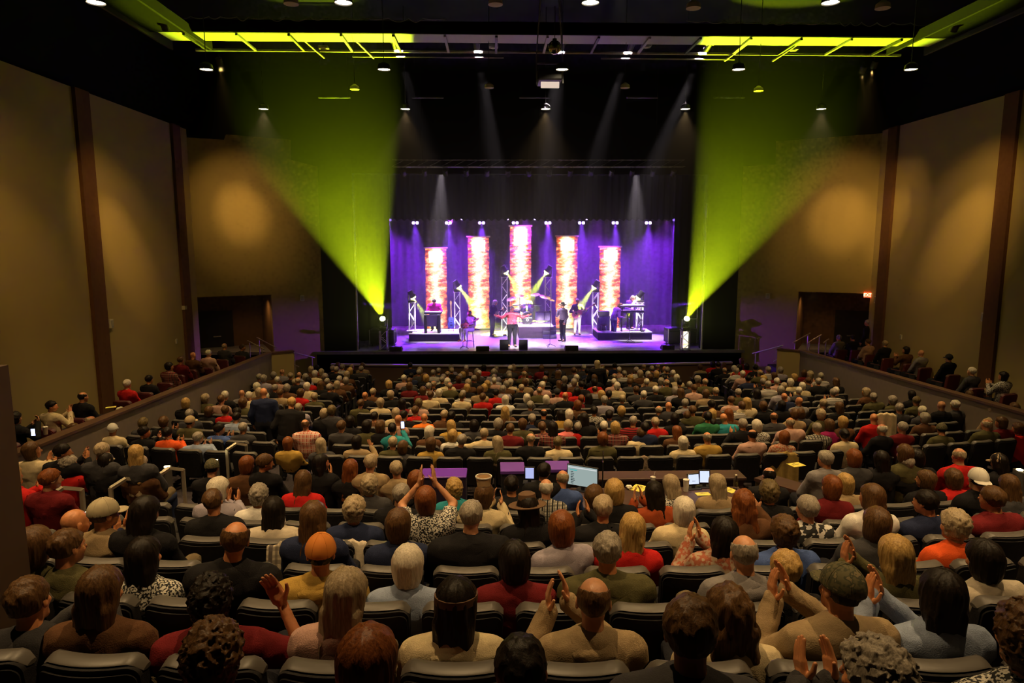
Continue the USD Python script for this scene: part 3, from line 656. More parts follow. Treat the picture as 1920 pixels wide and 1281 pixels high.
# drum kit on its riser
DX, DY = px_x(989, 32.2), 32.4
CHROME = mat("chrome", (.75, .75, .78), .15, metal=1.0)
SHELL = mat("drum_shell", (.22, .18, .32), .25, coat=.6)
HEADW = mat("drum_head", (.8, .78, .75), .5)
BRASS = mat("cymbal_brass", (.85, .68, .30), .22, metal=1.0)
k = thing("drum_kit", "drum kit with a dark emblem bass drum on the centre riser", "drum kit", (DX, DY, RZD))
def drum(name, c, r, h, axis=(0, 0, 1), n=24):
    c, a = np.array(c, float), np.array(axis, float); a /= np.linalg.norm(a)
    q = obj(name, B().cyl(c - a * h / 2, c + a * h / 2, r, n), SHELL, k)
    obj("head", B().cyl(c + a * h / 2, c + a * (h / 2 + .012), r * .97, n), HEADW, q)
    for e in (-1, 1): obj("hoop", B().cyl(c + a * (e * h / 2 - .012), c + a * (e * h / 2 + .012), r * 1.03, n), CHROME, q)
bd = obj("bass_drum", B().cyl((0, -.2, .30), (0, .25, .30), .285, 32), SHELL, k)
obj("front_head", B().cyl((0, -.215, .30), (0, -.2, .30), .26, 32), mat("bass_head_black", (.01, .01, .012), .4), bd)
obj("hoop", B().add(trimesh.creation.annulus(.262, .295, .05, sections=32, transform=rot(math.pi / 2, 0, 0, (0, -.2, .30)))), CHROME, bd)
EM = mat("emblem_white", (.85, .85, .85), .6)
b = B(); b.box((-.19, -.222, .30), (.19, -.214, .345)).prism([(-.26, 0), (-.19, .03), (-.19, -.015)], .006, rot(math.pi / 2, 0, 0, (.03, -.214, .315))).prism([(.26, 0), (.19, .03), (.19, -.015)], .006, rot(math.pi / 2, 0, 0, (-.03, -.214, .315)))
obj("emblem_banner", b, EM, bd)
obj("emblem_ring", B().add(trimesh.creation.annulus(.035, .06, .006, sections=24, transform=rot(math.pi / 2, 0, 0, (0, -.216, .22)))), EM, bd)
th = np.linspace(.7, 2.44, 9); obj("emblem_script", B().tube([(-.075 + .15 * i / 8, -.218, .40 + .022 * math.sin(i * 2.1)) for i in range(9)], .012, 6), EM, bd)
drum("tom", (-.2, -.05, .74), .14, .2, (0, -.5, 1)); drum("tom", (.16, -.05, .76), .15, .22, (0, -.5, 1)); drum("floor_tom", (.62, .1, .36), .2, .4); drum("floor_tom", (.98, .2, .36), .2, .42); drum("snare", (-.5, .3, .58), .18, .14, (0, -.1, 1))
def cymbal(x, y, z, r, tx, ty):
    c = obj("cymbal_stand", B().cyl((x, y, 0), (x, y, z), .012, 6).bar((x - .2, y, 0), (x, y, .25), .012).bar((x + .2, y, 0), (x, y, .25), .012).bar((x, y + .2, 0), (x, y, .25), .012), CHROME, k)
    obj("cymbal", lathe([(0, .02), (.05, .018), (.06, .008), (r, -.012), (.06, 0), (0, .01)], 28).apply_transform(rot(tx, ty, 0, (x, y, z))), BRASS, c)
cymbal(-.75, .0, 1.22, .24, .3, -.25); cymbal(-.35, .25, 1.36, .22, .25, .1); cymbal(.4, .2, 1.40, .23, .25, -.1); cymbal(.85, .1, 1.30, .26, .3, .2); cymbal(-.9, .35, .85, .18, 0, 0); cymbal(1.15, .3, 1.15, .2, .2, .3)
obj("stool", lathe([(0, .0), (.04, .0), (.04, .45), (.17, .46), (.18, .52), (0, .54)], 18).apply_translation((0, .75, 0)), GEAR, k)
obj("rack_bar", B().tube([(-.7, -.05, .9), (0, -.15, .95), (.7, -.05, .9)], .02, 8), CHROME, k)
# keyboards and amplifiers
def keyboard(label, loc, L, rotz, tiers=1, slab=True):
    g = thing("stage_keyboard", label, "keyboard", loc, rotz)
    for t in range(tiers):
        z = .86 + t * .26
        kb = obj("keyboard_body", B().box((-L / 2, -.17 - .06 * t, z), (L / 2, .17 - .06 * t, z + .1), .02), mat("keyboard_case", (.06, .05, .10), .5), g)
        obj("key_bed", B().box((-L * .46, -.0, z + .1), (L * .46, .15, z + .112)), mat("key_white", (.75, .75, .72), .4), kb)
    for s in (-1, 1):
        obj("stand_leg", B().bar((s * L * .4, -.15, 0), (s * L * .4, .15, .86), .035).bar((s * L * .4, .15, 0), (s * L * .4, -.15, .86), .035), GEAR, g)
        if tiers > 1: obj("riser_arm", B().bar((s * L * .38, 0, .86), (s * L * .38, -.1, 1.12), .03), GEAR, g)
    return g
KX = px_x(812, 31.0)
keyboard("keyboard in a purple case before the magenta-clad player", (KX, 31.05, RZL), .8, 0)
g = thing("keyboard_case_stand", "dark keyboard cabinet below the magenta-clad player", "cabinet", (KX - .03, 30.85, RZL))
obj("side_panel", B().box((-.36, -.1, 0), (-.24, .12, .84), .01), GEAR, g); obj("side_panel", B().box((.24, -.1, 0), (.36, .12, .84), .01), GEAR, g); obj("front_panel", B().box((-.24, -.05, .3), (.24, .0, .84), .005), mat("case_purple", (.08, .05, .14), .6), g)
keyboard("two-tier keyboard rack played by the stooping purple-clad figure", (px_x(1183, 31.4), 31.3, RZR), 1.15, 0, 2)
g = thing("amplifier_stack", "dark amplifier cabinet beside the stooping purple-clad figure", "amplifier", (px_x(1132, 31.6), 31.7, RZR))
obj("cabinet", B().box((-.28, -.2, 0), (.28, .2, .68), .02), GEAR, g); obj("grille", B().box((-.25, -.215, .04), (.25, -.2, .64)), mat("amp_grille", (.09, .08, .13), .8), g)
obj("amp_head", B().box((-.26, -.16, .68), (.26, .16, .9), .02), GEAR, g); obj("corner", B().box((-.29, -.21, .6), (-.24, -.17, .69)).box((.24, -.21, .6), (.29, -.17, .69)), STEEL, g)
def stool(label, loc, h):
    g = thing("bar_stool", label, "stool", loc); obj("seat", lathe([(0, h - .04), (.17, h - .04), (.18, h - .01), (.16, h + .02), (0, h + .02)], 20), WOOD, g)
    for s in range(4):
        a = s * math.pi / 2 + .78; obj("leg", B().cyl((.13 * math.cos(a), .13 * math.sin(a), h - .03), (.22 * math.cos(a), .22 * math.sin(a), 0), .015, 6), CHROME, g)
    obj("foot_ring", B().add(trimesh.creation.annulus(.175, .195, .02, sections=20, transform=rot(loc=(0, 0, h * .35)))), CHROME, g)
GS = onz(882, 651, ZS); stool("bar stool under the seated guitarist in white", GS, .74)
p = onz(1131, 634, ZS); stool("dark bar stool before the amplifier stack", p, .62)
def micstand(label, loc, h=1.5, boom=(0, .35)):
    g = thing("microphone_stand", label, "microphone stand", loc)
    obj("pole", B().cyl((0, 0, .02), (0, 0, h), .011, 6), CHROME, g)
    for s in range(3): obj("foot", B().cyl((0, 0, .12), (.24 * math.cos(s * 2.1), .24 * math.sin(s * 2.1), .01), .01, 6), GEAR, g)
    obj("microphone", B().cyl((boom[0] * .2, boom[1] * .2, h), (boom[0] * .6, boom[1] * .6, h + .05), .016, 8).ell((boom[0] * .7, boom[1] * .7, h + .06), (.028,) * 3, 1), GEAR, g)
micstand("microphone stand before the seated guitarist in white", onz(868, 654, ZS), 1.1)
micstand("microphone stand at the low riser before the keyboard rack", onz(1180, 642, ZS), 1.0)
micstand("thin microphone stand by the drum steps", onz(1031, 650, ZS), 1.45)
# guitar resting on its stand
def guitar(parent, T, body, neck=.62, sc=1.0):
    out = sg.Point(0, -.12).buffer(.165).union(sg.Point(0, .12).buffer(.13)).union(sg.box(-.1, -.12, .1, .12)).buffer(.02).buffer(-.02)
    t = trimesh.creation.extrude_polygon(out, .045, engine="earcut"); t.apply_transform(T); gb = obj("guitar_body", t, body, parent)
    n = B().box((-.026, .2, .03), (.026, .2 + neck, .055), .008).move(T); nk = obj("neck", n, mat("maple_neck", (.35, .22, .12), .45), parent)
    obj("headstock", B().prism([(-.035, 0), (.035, 0), (.05, .06), (.03, .17), (-.03, .17), (-.05, .05)], .02, T @ rot(loc=(0, .2 + neck, .032))), mat("maple_neck", (.35, .22, .12), .45), nk)
    obj("bridge", B().box((-.05, -.16, .045), (.05, -.13, .06)).box((-.04, -.02, .045), (.04, .0, .055)).box((-.04, .08, .045), (.04, .1, .055)).move(T), CHROME, gb)
g = thing("electric_guitar", "blue electric guitar standing on the magenta keyboard player's riser", "guitar", (px_x(846, 31.5), 31.5, RZL))
guitar(g, rot(math.pi / 2 - .2, 0, .1, (0, 0, .42)), mat("guitar_blue", (.05, .06, .4), .25, coat=.7)); obj("stand", B().bar((-.12, -.1, 0), (0, .1, .5), .02).bar((.12, -.1, 0), (0, .1, .5), .02), GEAR, g)

# ------------------------------------------------------------------ people: soft solids meshed from distance fields
def shut(D, h):
    """The outermost layer of the grid counts as outside, so that every mesh is closed."""
    for ax in range(3):
        for e in (0, -1):
            q = [slice(None)] * 3; q[ax] = e; D[tuple(q)] = np.maximum(D[tuple(q)], h * .5)
    return D

def snets(f, lo, hi, h):
    """Surface nets: closed quad mesh of f = 0 on a grid of step h."""
    lo, hi = np.array(lo, float), np.array(hi, float); n = np.ceil((hi - lo) / h).astype(int) + 1
    G = np.stack(np.meshgrid(*[lo[i] + h * np.arange(n[i]) for i in range(3)], indexing="ij"), -1)
    D = shut(f(G.reshape(-1, 3)).reshape(n), h); S = D < 0
    C = [slice(0, -1), slice(1, None)]; cs = [(a, b, c) for a in (0, 1) for b in (0, 1) for c in (0, 1)]
    cnt = sum(S[C[a], C[b], C[c]].astype(np.int8) for a, b, c in cs); act = (cnt > 0) & (cnt < 8)
    idx = -np.ones(act.shape, int); ijk = np.argwhere(act); idx[act] = np.arange(len(ijk))
    acc, w = np.zeros((len(ijk), 3)), np.zeros(len(ijk))
    for a in range(8):
        for ax in range(3):
            o = np.array(cs[a])
            if o[ax]: continue
            q = o.copy(); q[ax] = 1; i0, i1 = ijk + o, ijk + q
            d0, d1 = D[tuple(i0.T)], D[tuple(i1.T)]; m = (d0 < 0) != (d1 < 0)
            t = d0[m] / (d0[m] - d1[m]); p = o + np.zeros((m.sum(), 3)); p[:, ax] += t; acc[m] += p; w[m] += 1
    v = lo + h * (ijk + acc / w[:, None]); F = []
    for ax in range(3):
        u, vv = (ax + 1) % 3, (ax + 2) % 3
        e0 = [slice(None)] * 3; e1 = [slice(None)] * 3; e0[ax] = slice(0, -1); e1[ax] = slice(1, None)
        X = S[tuple(e0)] != S[tuple(e1)]; E = np.argwhere(X); E = E[(E[:, u] > 0) & (E[:, vv] > 0) & (E[:, u] < n[u] - 1) & (E[:, vv] < n[vv] - 1)]
        ins = S[tuple(E.T)]
        def cell(du, dv): q = E.copy(); q[:, u] -= du; q[:, vv] -= dv; return idx[tuple(q.T)]
        q = np.stack([cell(1, 1), cell(0, 1), cell(0, 0), cell(1, 0)], 1); q[~ins] = q[~ins][:, ::-1]; F.append(q)
    F = np.vstack(F)
    return v, np.vstack([F[:, [0, 1, 2]], F[:, [0, 2, 3]]])

def mtets(f, lo, hi, h):
    """Marching tetrahedra: always a closed mesh; used where a cell of the nets is ambiguous."""
    lo, hi = np.array(lo, float), np.array(hi, float); n = np.ceil((hi - lo) / h).astype(int) + 1
    G = np.stack(np.meshgrid(*[lo[i] + h * np.arange(n[i]) for i in range(3)], indexing="ij"), -1).reshape(-1, 3)
    D = shut(f(G).reshape(n), h).ravel(); D = np.where(np.abs(D) < 1e-7, 1e-7, D); S = (D < 0).reshape(n); I = np.arange(len(D)).reshape(n)
    C = [slice(0, -1), slice(1, None)]; cs = [(a, b, c) for a in (0, 1) for b in (0, 1) for c in (0, 1)]
    cor = np.stack([I[C[a], C[b], C[c]].ravel() for a, b, c in cs], 1); q = S.ravel()[cor].sum(1); cor = cor[(q > 0) & (q < 8)]
    T = np.vstack([cor[:, t] for t in ((0, 1, 3, 7), (0, 3, 2, 7), (0, 2, 6, 7), (0, 6, 4, 7), (0, 4, 5, 7), (0, 5, 1, 7))]); inn = D[T] < 0
    k = inn.sum(1); o = np.argsort(~inn, axis=1, kind="stable"); T = np.take_along_axis(T, o, 1); tris = []   # inside corners first
    E = lambda t, a, b: np.stack([t[:, a], t[:, b]], 1)
    for m, fs in ((1, (((0, 1), (0, 2), (0, 3)),)), (3, (((0, 3), (1, 3), (2, 3)),)), (2, (((0, 2), (0, 3), (1, 3)), ((0, 2), (1, 3), (1, 2))))):
        t = T[k == m]
        for tr in fs: tris.append((np.stack([E(t, *e) for e in tr], 1), t[:, 0], t[:, 3]))
    EE = np.concatenate([x[0] for x in tris]); a0 = np.concatenate([x[1] for x in tris]); b0 = np.concatenate([x[2] for x in tris])
    key = np.sort(EE, 2); key = key[..., 0].astype(np.int64) * len(D) + key[..., 1]; uq, inv = np.unique(key.ravel(), return_inverse=True)
    i, j = uq // len(D), uq % len(D); w = D[i] / (D[i] - D[j]); V = G[i] + w[:, None] * (G[j] - G[i]); F = inv.reshape(-1, 3)
    nrm = np.cross(V[F[:, 1]] - V[F[:, 0]], V[F[:, 2]] - V[F[:, 0]]); flip = (nrm * (G[b0] - G[a0])).sum(1)
    # orientation from the corners themselves, safe for slivers: outward is from the inside corner to the outside one
    P = G[EE].mean(2); n2 = np.cross(P[:, 1] - P[:, 0], P[:, 2] - P[:, 0]); fl = (n2 * (G[b0] - G[a0])).sum(1) < 0
    F[fl] = F[fl][:, ::-1]
    return V, F

def closed(f, lo, hi, h):
    m = solid(*snets(f, lo, hi, h))
    if m.num_tri() == 0: m = solid(*mtets(f, lo, hi, h)).simplify(h * .04)
    if m.num_tri() == 0: raise ValueError("no closed mesh")
    return m
def smin(a, b, k): h = np.clip(.5 + .5 * (b - a) / k, 0, 1); return b + (a - b) * h - k * h * (1 - h)
def ell(p, c, r): q = (p - np.array(c)) / np.array(r); l = np.linalg.norm(q, axis=1); return (l - 1) * min(r)
def cap(p, a, b, r1, r2=None):
    a, b = np.array(a, float), np.array(b, float); r2 = r1 if r2 is None else r2
    ba = b - a; t = np.clip((p - a) @ ba / (ba @ ba + 1e-12), 0, 1); return np.linalg.norm(p - a - t[:, None] * ba, axis=1) - (r1 + (r2 - r1) * t)
def rbox(p, c, h, r): q = np.abs(p - np.array(c)) - (np.array(h) - r); return np.linalg.norm(np.maximum(q, 0), axis=1) + np.minimum(q.max(1), 0) - r
def un(ds, k):
    o = ds[0]
    for d in ds[1:]: o = smin(o, d, k)
    return o
def solid(v, f): return Manifold(MMesh(v.astype(np.float32), f.astype(np.uint32)))
def tri(m, tol=0):
    if tol: m = m.simplify(tol)
    q = m.to_mesh(); return np.array(q.vert_properties[:, :3], float), np.array(q.tri_verts, int)

def coarse(vf, cell):
    """Fewer triangles for people far away: corners that share a small cell become one."""
    v, f = vf; key = np.floor(v / cell + .37).astype(np.int64); uq, inv = np.unique(key, axis=0, return_inverse=True); inv = inv.ravel()
    nv = np.stack([np.bincount(inv, v[:, i]) for i in range(3)], 1) / np.bincount(inv)[:, None]; nf = inv[f]
    nf = nf[(nf[:, 0] != nf[:, 1]) & (nf[:, 1] != nf[:, 2]) & (nf[:, 0] != nf[:, 2])]; _, k = np.unique(np.sort(nf, 1), axis=0, return_index=True)
    return nv, nf[np.sort(k)]

# ---- head, in its own frame (x to the person's right, y forward, z up, origin at the middle of the head)
def head_sdf(p, female=False):
    d = ell(p, (0, -.015, .032), (.075, .097, .087))
    d = smin(d, ell(p, (0, .030, -.045), (.056, .060, .074)), .035)
    d = smin(d, cap(p, (-.012, .066, -.098), (.012, .066, -.098), .019), .03)
    d = smin(d, cap(p, (-.030, .079, .024), (.030, .079, .024), .011), .02)
    for s in (-1, 1):
        d = smin(d, ell(p, (s * .040, .060, -.028), (.022, .022, .018)), .02)
        d = np.maximum(d, -(np.linalg.norm(p - (s * .031, .101, .006), axis=1) - .013))
        d = np.minimum(d, np.linalg.norm(p - (s * .031, .077, .006), axis=1) - .0135)
        e = ell(p, (s * .079, -.012, -.006), (.010, .021, .032)); e = np.maximum(e, -ell(p, (s * .092, -.006, -.002), (.008, .011, .019))); d = smin(d, e, .008)
    d = smin(d, cap(p, (0, .090, .012), (0, .112, -.026), .008, .0135), .012)
    d = smin(d, np.minimum(cap(p, (-.018, .083, -.060), (.018, .083, -.060), .0075), cap(p, (-.015, .083, -.069), (.015, .083, -.069), .0075)), .008)
    return smin(d, cap(p, (0, -.028, -.05), (0, -.048, -.20), .050, .056), .03)

def hand_sdf(p, curl=.35, spread=.1):
    """Right hand pointing along +y from the wrist at the origin, palm facing -z, thumb towards -x."""
    d = rbox(p, (0, .05, 0), (.040, .046, .0135), .013); d = smin(d, cap(p, (0, -.03, 0), (0, .02, 0), .026, .027), .02)
    for i, (x, L) in enumerate(((-.030, .074), (-.0105, .083), (.010, .077), (.029, .060))):
        a = np.array((x, .090, 0)); th = -curl * .6; dr = np.array((x * spread * 6, math.cos(th), math.sin(th))); b = a + dr * L * .52
        th = -curl * 1.7; dr = np.array((x * spread * 6, math.cos(th), math.sin(th))); c = b + dr * L * .48
        d = smin(d, np.minimum(cap(p, a - dr * .015, b, .0098, .0092), cap(p, b, c, .0092, .0075)), .006)
    a = np.array((-.032, .022, -.004)); b = a + (-.034, .030, -.010); c = b + (-.012, .030, -.006)
    return smin(d, np.minimum(cap(p, a, b, .0135, .011), cap(p, b, c, .011, .0085)), .008)
_hv = {}
def hand(curl, spread):
    k = (round(curl, 2), round(spread, 2))
    if k not in _hv: _hv[k] = tri(closed(lambda p: hand_sdf(p, curl, spread), (-.1, -.07, -.12), (.08, .20, .04), .0042), .0004)
    return _hv[k]
HEADV = tri(closed(head_sdf, (-.11, -.13, -.28), (.11, .14, .14), .0062), .0003)

# ---- hair, in the head's frame
def scalp(p, g): return ell(p, (0, -.017, .034), (.075 + g, .098 + g, .087 + g))
def hairline(p, drop=0.0): return .674 * p[:, 1] - .739 * (p[:, 2] + drop) - .0093 - .012 * np.cos(p[:, 0] * 30)
def n3(p, s, seed, st=(1, 1, 1)): return meshkit.noise(p * np.array(st) * s + 31.7, seed) - .5
def strand(p, s, seed): a = np.arctan2(p[:, 0], p[:, 1] + .03); return meshkit.noise(np.stack([a * s, p[:, 2] * 7, np.linalg.norm(p[:, :2], axis=1) * 9], 1), seed) - .5
def hair_sdf(style):
    if style == "S": return lambda p: np.maximum(scalp(p, .014) + .014 * n3(p, 48, 1, (1, 1, .6)) + .006 * strand(p, 12, 21), hairline(p) + .01 * n3(p, 60, 22)) 
    if style == "B": return lambda p: np.maximum(np.maximum(scalp(p, .0085) + .007 * n3(p, 60, 2), hairline(p, .004)), -ell(p, (0, .015, .125), (.084, .118, .108)))
    if style == "P":
        return lambda p: un([np.maximum(scalp(p, .026) + .020 * n3(p, 44, 3) + .016 * n3(p, 95, 4), hairline(p, -.004)), np.maximum(ell(p, (0, -.035, -.03), (.086, .078, .08)) + .018 * n3(p, 46, 5) + .014 * n3(p, 95, 4), p[:, 1] - .035)], .02)
    if style == "M":
        def f(p):
            s = .012 * strand(p, 9, 6)
            a = np.maximum(scalp(p, .024) + s, hairline(p, -.006)); b = ell(p, (0, -.030, -.045), (.094, .090, .105)) + s
            return np.maximum(smin(a, np.maximum(b, p[:, 1] - .045 + .02 * np.abs(p[:, 0]) / .08), .03), -(p[:, 2] + .145 + .02 * n3(p, 30, 7)))
        return f
    if style == "L":
        def f(p):
            s = .014 * strand(p, 8, 8)
            a = np.maximum(scalp(p, .022) + s, hairline(p, -.004)); b = np.maximum(ell(p, (0, -.028, -.04), (.092, .088, .11)) + s, p[:, 1] - .04)
            q = p.copy(); q[:, 1] += .045 + .18 * np.clip(-.15 - p[:, 2], 0, 1)
            c = rbox(q, (0, -.035, -.215), (.098, .036, .185), .034) + s + .03 * n3(p, 26, 9, (1, 1, .15))
            return un([a, b, c], .035)
        return f
    if style == "C2":  # wavy long
        def f(p):
            w = .05 * np.sin(p[:, 2] * 40 + 3 * n3(p, 9, 10)) * np.clip(-p[:, 2], 0, .2)
            s = .022 * n3(p, 40, 11, (1, 1, .4)) + .008 * strand(p, 10, 12)
            a = np.maximum(scalp(p, .028) + s, hairline(p, -.004)); b = np.maximum(ell(p, (0, -.03, -.05), (.102, .092, .12)) + s, p[:, 1] - .04)
            q = p.copy(); q[:, 0] += w; q[:, 1] += .05 + .12 * np.clip(-.15 - p[:, 2], 0, 1)
            return un([a, b, rbox(q, (0, -.03, -.17), (.112, .042, .145), .04) + s], .035)
        return f
    if style == "T":
        def f(p):
            s = .008 * strand(p, 9, 13)
            a = np.maximum(scalp(p, .015) + s, hairline(p, -.004)); return un([a, ell(p, (0, -.125, .045), (.042, .038, .042)) + .01 * n3(p, 50, 14)], .02)
        return f
    raise KeyError(style)
HAIR = {}
for st_ in ("S", "B", "P", "M", "L", "C2", "T"):
    lo = {"L": (-.15, -.21, -.46), "C2": (-.17, -.21, -.37)}.get(st_, (-.14, -.19, -.22)); h_ = .0046 if st_ == "P" else .0058 if st_ in ("S", "B", "M", "P", "T") else .0075
    m_ = closed(hair_sdf(st_), lo, (-lo[0], .14, .19), h_); HAIR[st_] = (tri(m_, .0012), coarse(tri(m_, .003), .014), coarse(tri(m_, .003), .028))
def cap_mesh(brimmed=True):
    crown = snets(lambda p: np.maximum(np.maximum(ell(p, (0, -.015, .030), (.096, .119, .113)), -(p[:, 2] - .018 - .12 * np.maximum(-p[:, 1] - .05, 0) * 0)), -ell(p, (0, -.015, .02), (.088, .110, .096))), (-.12, -.15, -.02), (.12, .12, .16), .0065)
    brim = snets(lambda p: np.maximum(np.maximum(ell(p * [1, 1, 0] + [0, 0, 0], (0, .065, 0), (.088, .115, 1e3)) * 1e-3 * 0 + (np.linalg.norm((p[:, :2] - [0, .065]) / [.085, .115], axis=1) - 1) * .085, .055 - p[:, 1]), np.abs(p[:, 2] - (.026 - 2.2 * p[:, 0] ** 2 - .15 * (p[:, 1] - .08))) - .0045), (-.1, .04, -.03), (.1, .2, .06), .006)
    seam = B()
    for k in range(6):
        a = k * math.pi / 3; t = np.linspace(0, 1, 9); r = np.stack([.0965 * np.sin(t * 1.5) * math.cos(a), -.015 + .1195 * np.sin(t * 1.5) * math.sin(a), .030 + .1135 * np.cos(t * 1.5)], 1); seam.tube(r, .0016, 4)
    seam.ell((0, -.015, .143), (.009, .009, .006), 1)
    return crown, brim, seam.join()
CAPM = cap_mesh()
def hat_mesh():
    return lathe([(0, .155), (.05, .152), (.078, .135), (.09, .045), (.094, .035), (.16, .030), (.175, .038), (.176, .034), (.16, .024), (.09, .022), (0, .022)], 28)
HATM = hat_mesh()

# ---- bodies. Joints in the seated frame: x right, y forward, z up, origin on the floor under the hips
SEAT = dict(hip=(.095, .02, .50), knee=(.13, .45, .52), ankle=(.12, .43, .10), toe=(.13, .60, .04), pelvis=(0, -.02, .54), waist=(0, -.07, .70), chest=(0, -.085, .87), neck=(0, -.095, 1.00), sh=(.175, -.09, .945))
STAND = dict(hip=(.09, 0, .90), knee=(.10, .02, .49), ankle=(.11, -.02, .09), toe=(.13, .13, .035), pelvis=(0, 0, .95), waist=(0, .005, 1.10), chest=(0, 0, 1.28), neck=(0, -.01, 1.44), sh=(.18, -.01, 1.385))
HEADC = {"seat": np.array((0, -.055, 1.185)), "stand": np.array((0, .03, 1.625))}
POSES = {   # elbow and wrist (right, left), hand direction and palm normal per side, curl
    "lap": dict(e=((.25, .03, .70), (-.25, .03, .70)), w=((.10, .25, .62), (-.10, .25, .62)), hd=((-.4, .9, -.1), (.4, .9, -.1)), hn=((0, 0, -1), (0, 0, -1)), curl=.5),
    "clap": dict(e=((.29, .05, .76), (-.29, .05, .76)), w=((.055, .30, .90), (-.055, .30, .90)), hd=((0, .45, .9), (0, .45, .9)), hn=((-1, 0, 0), (1, 0, 0)), curl=.15),
    "clapleft": dict(e=((.22, .20, .74), (-.32, .06, .76)), w=((-.07, .30, .99), (-.185, .20, .99)), hd=((-.2, .2, 1), (.05, .2, 1)), hn=((-1, 0, 0), (1, 0, 0)), curl=.2),
    "clapright": dict(e=((.32, .06, .76), (-.22, .20, .74)), w=((.185, .20, .99), (.07, .30, .99)), hd=((-.05, .2, 1), (.2, .2, 1)), hn=((-1, 0, 0), (1, 0, 0)), curl=.2),
    "up": dict(e=((.25, .12, 1.08), (-.25, .12, 1.08)), w=((.07, .16, 1.28), (-.07, .16, 1.28)), hd=((-.1, .1, 1), (.1, .1, 1)), hn=((-1, .3, 0), (1, .3, 0)), curl=.1),
    "raise": dict(e=((.37, .04, .80), (-.25, .03, .70)), w=((.235, .16, 1.03), (-.10, .25, .62)), hd=((-.45, .1, 1), (.4, .9, -.1)), hn=((0, -1, .1), (0, 0, -1)), curl=.25),
    "reachleft": dict(e=((.25, .03, .70), (-.42, -.10, .92)), w=((.10, .25, .62), (-.68, -.10, .93)), hd=((-.4, .9, -.1), (-1, 0, -.1)), hn=((0, 0, -1), (0, 0, -1)), curl=.5),
    "phone": dict(e=((.29, .10, .78), (-.22, .05, .72)), w=((.12, .30, 1.02), (-.02, .30, .95)), hd=((-.2, .2, 1), (.3, .3, 1)), hn=((-.3, -1, 0), (1, 0, 0)), curl=.6),
    # standing
    "stand": dict(e=((.27, -.02, 1.13), (-.27, -.02, 1.13)), w=((.25, .10, .90), (-.25, .10, .90)), hd=((0, .2, -1), (0, .2, -1)), hn=((-1, 0, 0), (1, 0, 0)), curl=.4),
    "wide": dict(e=((.42, .03, 1.27), (-.42, .03, 1.27)), w=((.66, .12, 1.36), (-.66, .12, 1.36)), hd=((1, .3, .35), (-1, .3, .35)), hn=((0, 1, .2), (0, 1, .2)), curl=.15),
    "play": dict(e=((.34, .02, 1.13), (-.36, .08, 1.15)), w=((.06, .26, 1.06), (-.40, .33, 1.22)), hd=((-.8, .5, -.2), (0, .6, .8)), hn=((0, -1, -.2), (.8, -.4, 0)), curl=.7),
    "mic": dict(e=((.30, .10, 1.14), (-.27, -.02, 1.13)), w=((.08, .22, 1.42), (-.25, .10, .90)), hd=((-.4, .1, .9), (0, .2, -1)), hn=((-.5, -1, 0), (1, 0, 0)), curl=1.0),
    "keys": dict(e=((.28, .10, 1.08), (-.28, .10, 1.08)), w=((.20, .38, 1.08), (-.20, .38, 1.08)), hd=((0, 1, -.1), (0, 1, -.1)), hn=((0, 0, -1), (0, 0, -1)), curl=.5),
}
def mir(p, s): return (p[0] * s, p[1], p[2])
def joints(pose): return (STAND if pose in ("stand", "wide", "play", "mic", "keys") else SEAT), ("stand" if pose in ("stand", "wide", "play", "mic", "keys") else "seat")
def torso(J, g):
    def f(p):
        q = p * [1, 1.45, 1]; S = lambda a: np.array(a) * [1, 1.45, 1]
        d = un([cap(q, S(J["pelvis"]), S(J["waist"]), .155 + g, .145 + g), cap(q, S(J["waist"]), S(J["chest"]), .145 + g, .165 + g)], .06)
        d = smin(d / 1.2, cap(p, mir(J["sh"], 1), mir(J["sh"], -1), .068 + g), .07)
        return smin(d, cap(p, J["chest"], J["neck"], .10 + g, .062 + g), .05)
    return f
def legs(J, g):
    def f(p):
        ds = [cap(p, mir(J["hip"], 1), mir(J["hip"], -1), .105 + g), cap(p * [1, 1.3, 1], np.array(J["pelvis"]) * [1, 1.3, 1], (np.array(J["pelvis"]) * .5 + np.array(J["waist"]) * .5) * [1, 1.3, 1], .148 + g)]
        for s in (-1, 1): ds.append(np.minimum(cap(p, mir(J["hip"], s), mir(J["knee"], s), .088 + g, .062 + g), cap(p, mir(J["knee"], s), mir(J["ankle"], s), .060 + g, .042 + g * 1.4)))
        return un(ds, .03)
    return f
def arms(J, P, g, sleeve=1.0):
    def f(p):
        ds = []
        for i, s in enumerate((1, -1)):
            sh, e, w = np.array(mir(J["sh"], s)), np.array(P["e"][i]), np.array(P["w"][i])
            ds.append(cap(p, sh, e, .056 + g, .043 + g))
            if sleeve > 0: ds.append(cap(p, e, e + (w - e) * sleeve, .042 + g, .042 + (.030 - .042) * sleeve + g * 1.1))
        return un(ds, .02)
    return f
def bounds(J, P):
    pts = np.array([mir(J[k], s) for k in ("hip", "knee", "ankle", "toe", "sh", "neck", "chest", "pelvis") for s in (1, -1)] + list(P["e"]) + list(P["w"]))
    return pts.min(0) - [.2, .2, .12], pts.max(0) + [.2, .2, .12]
_body = {}
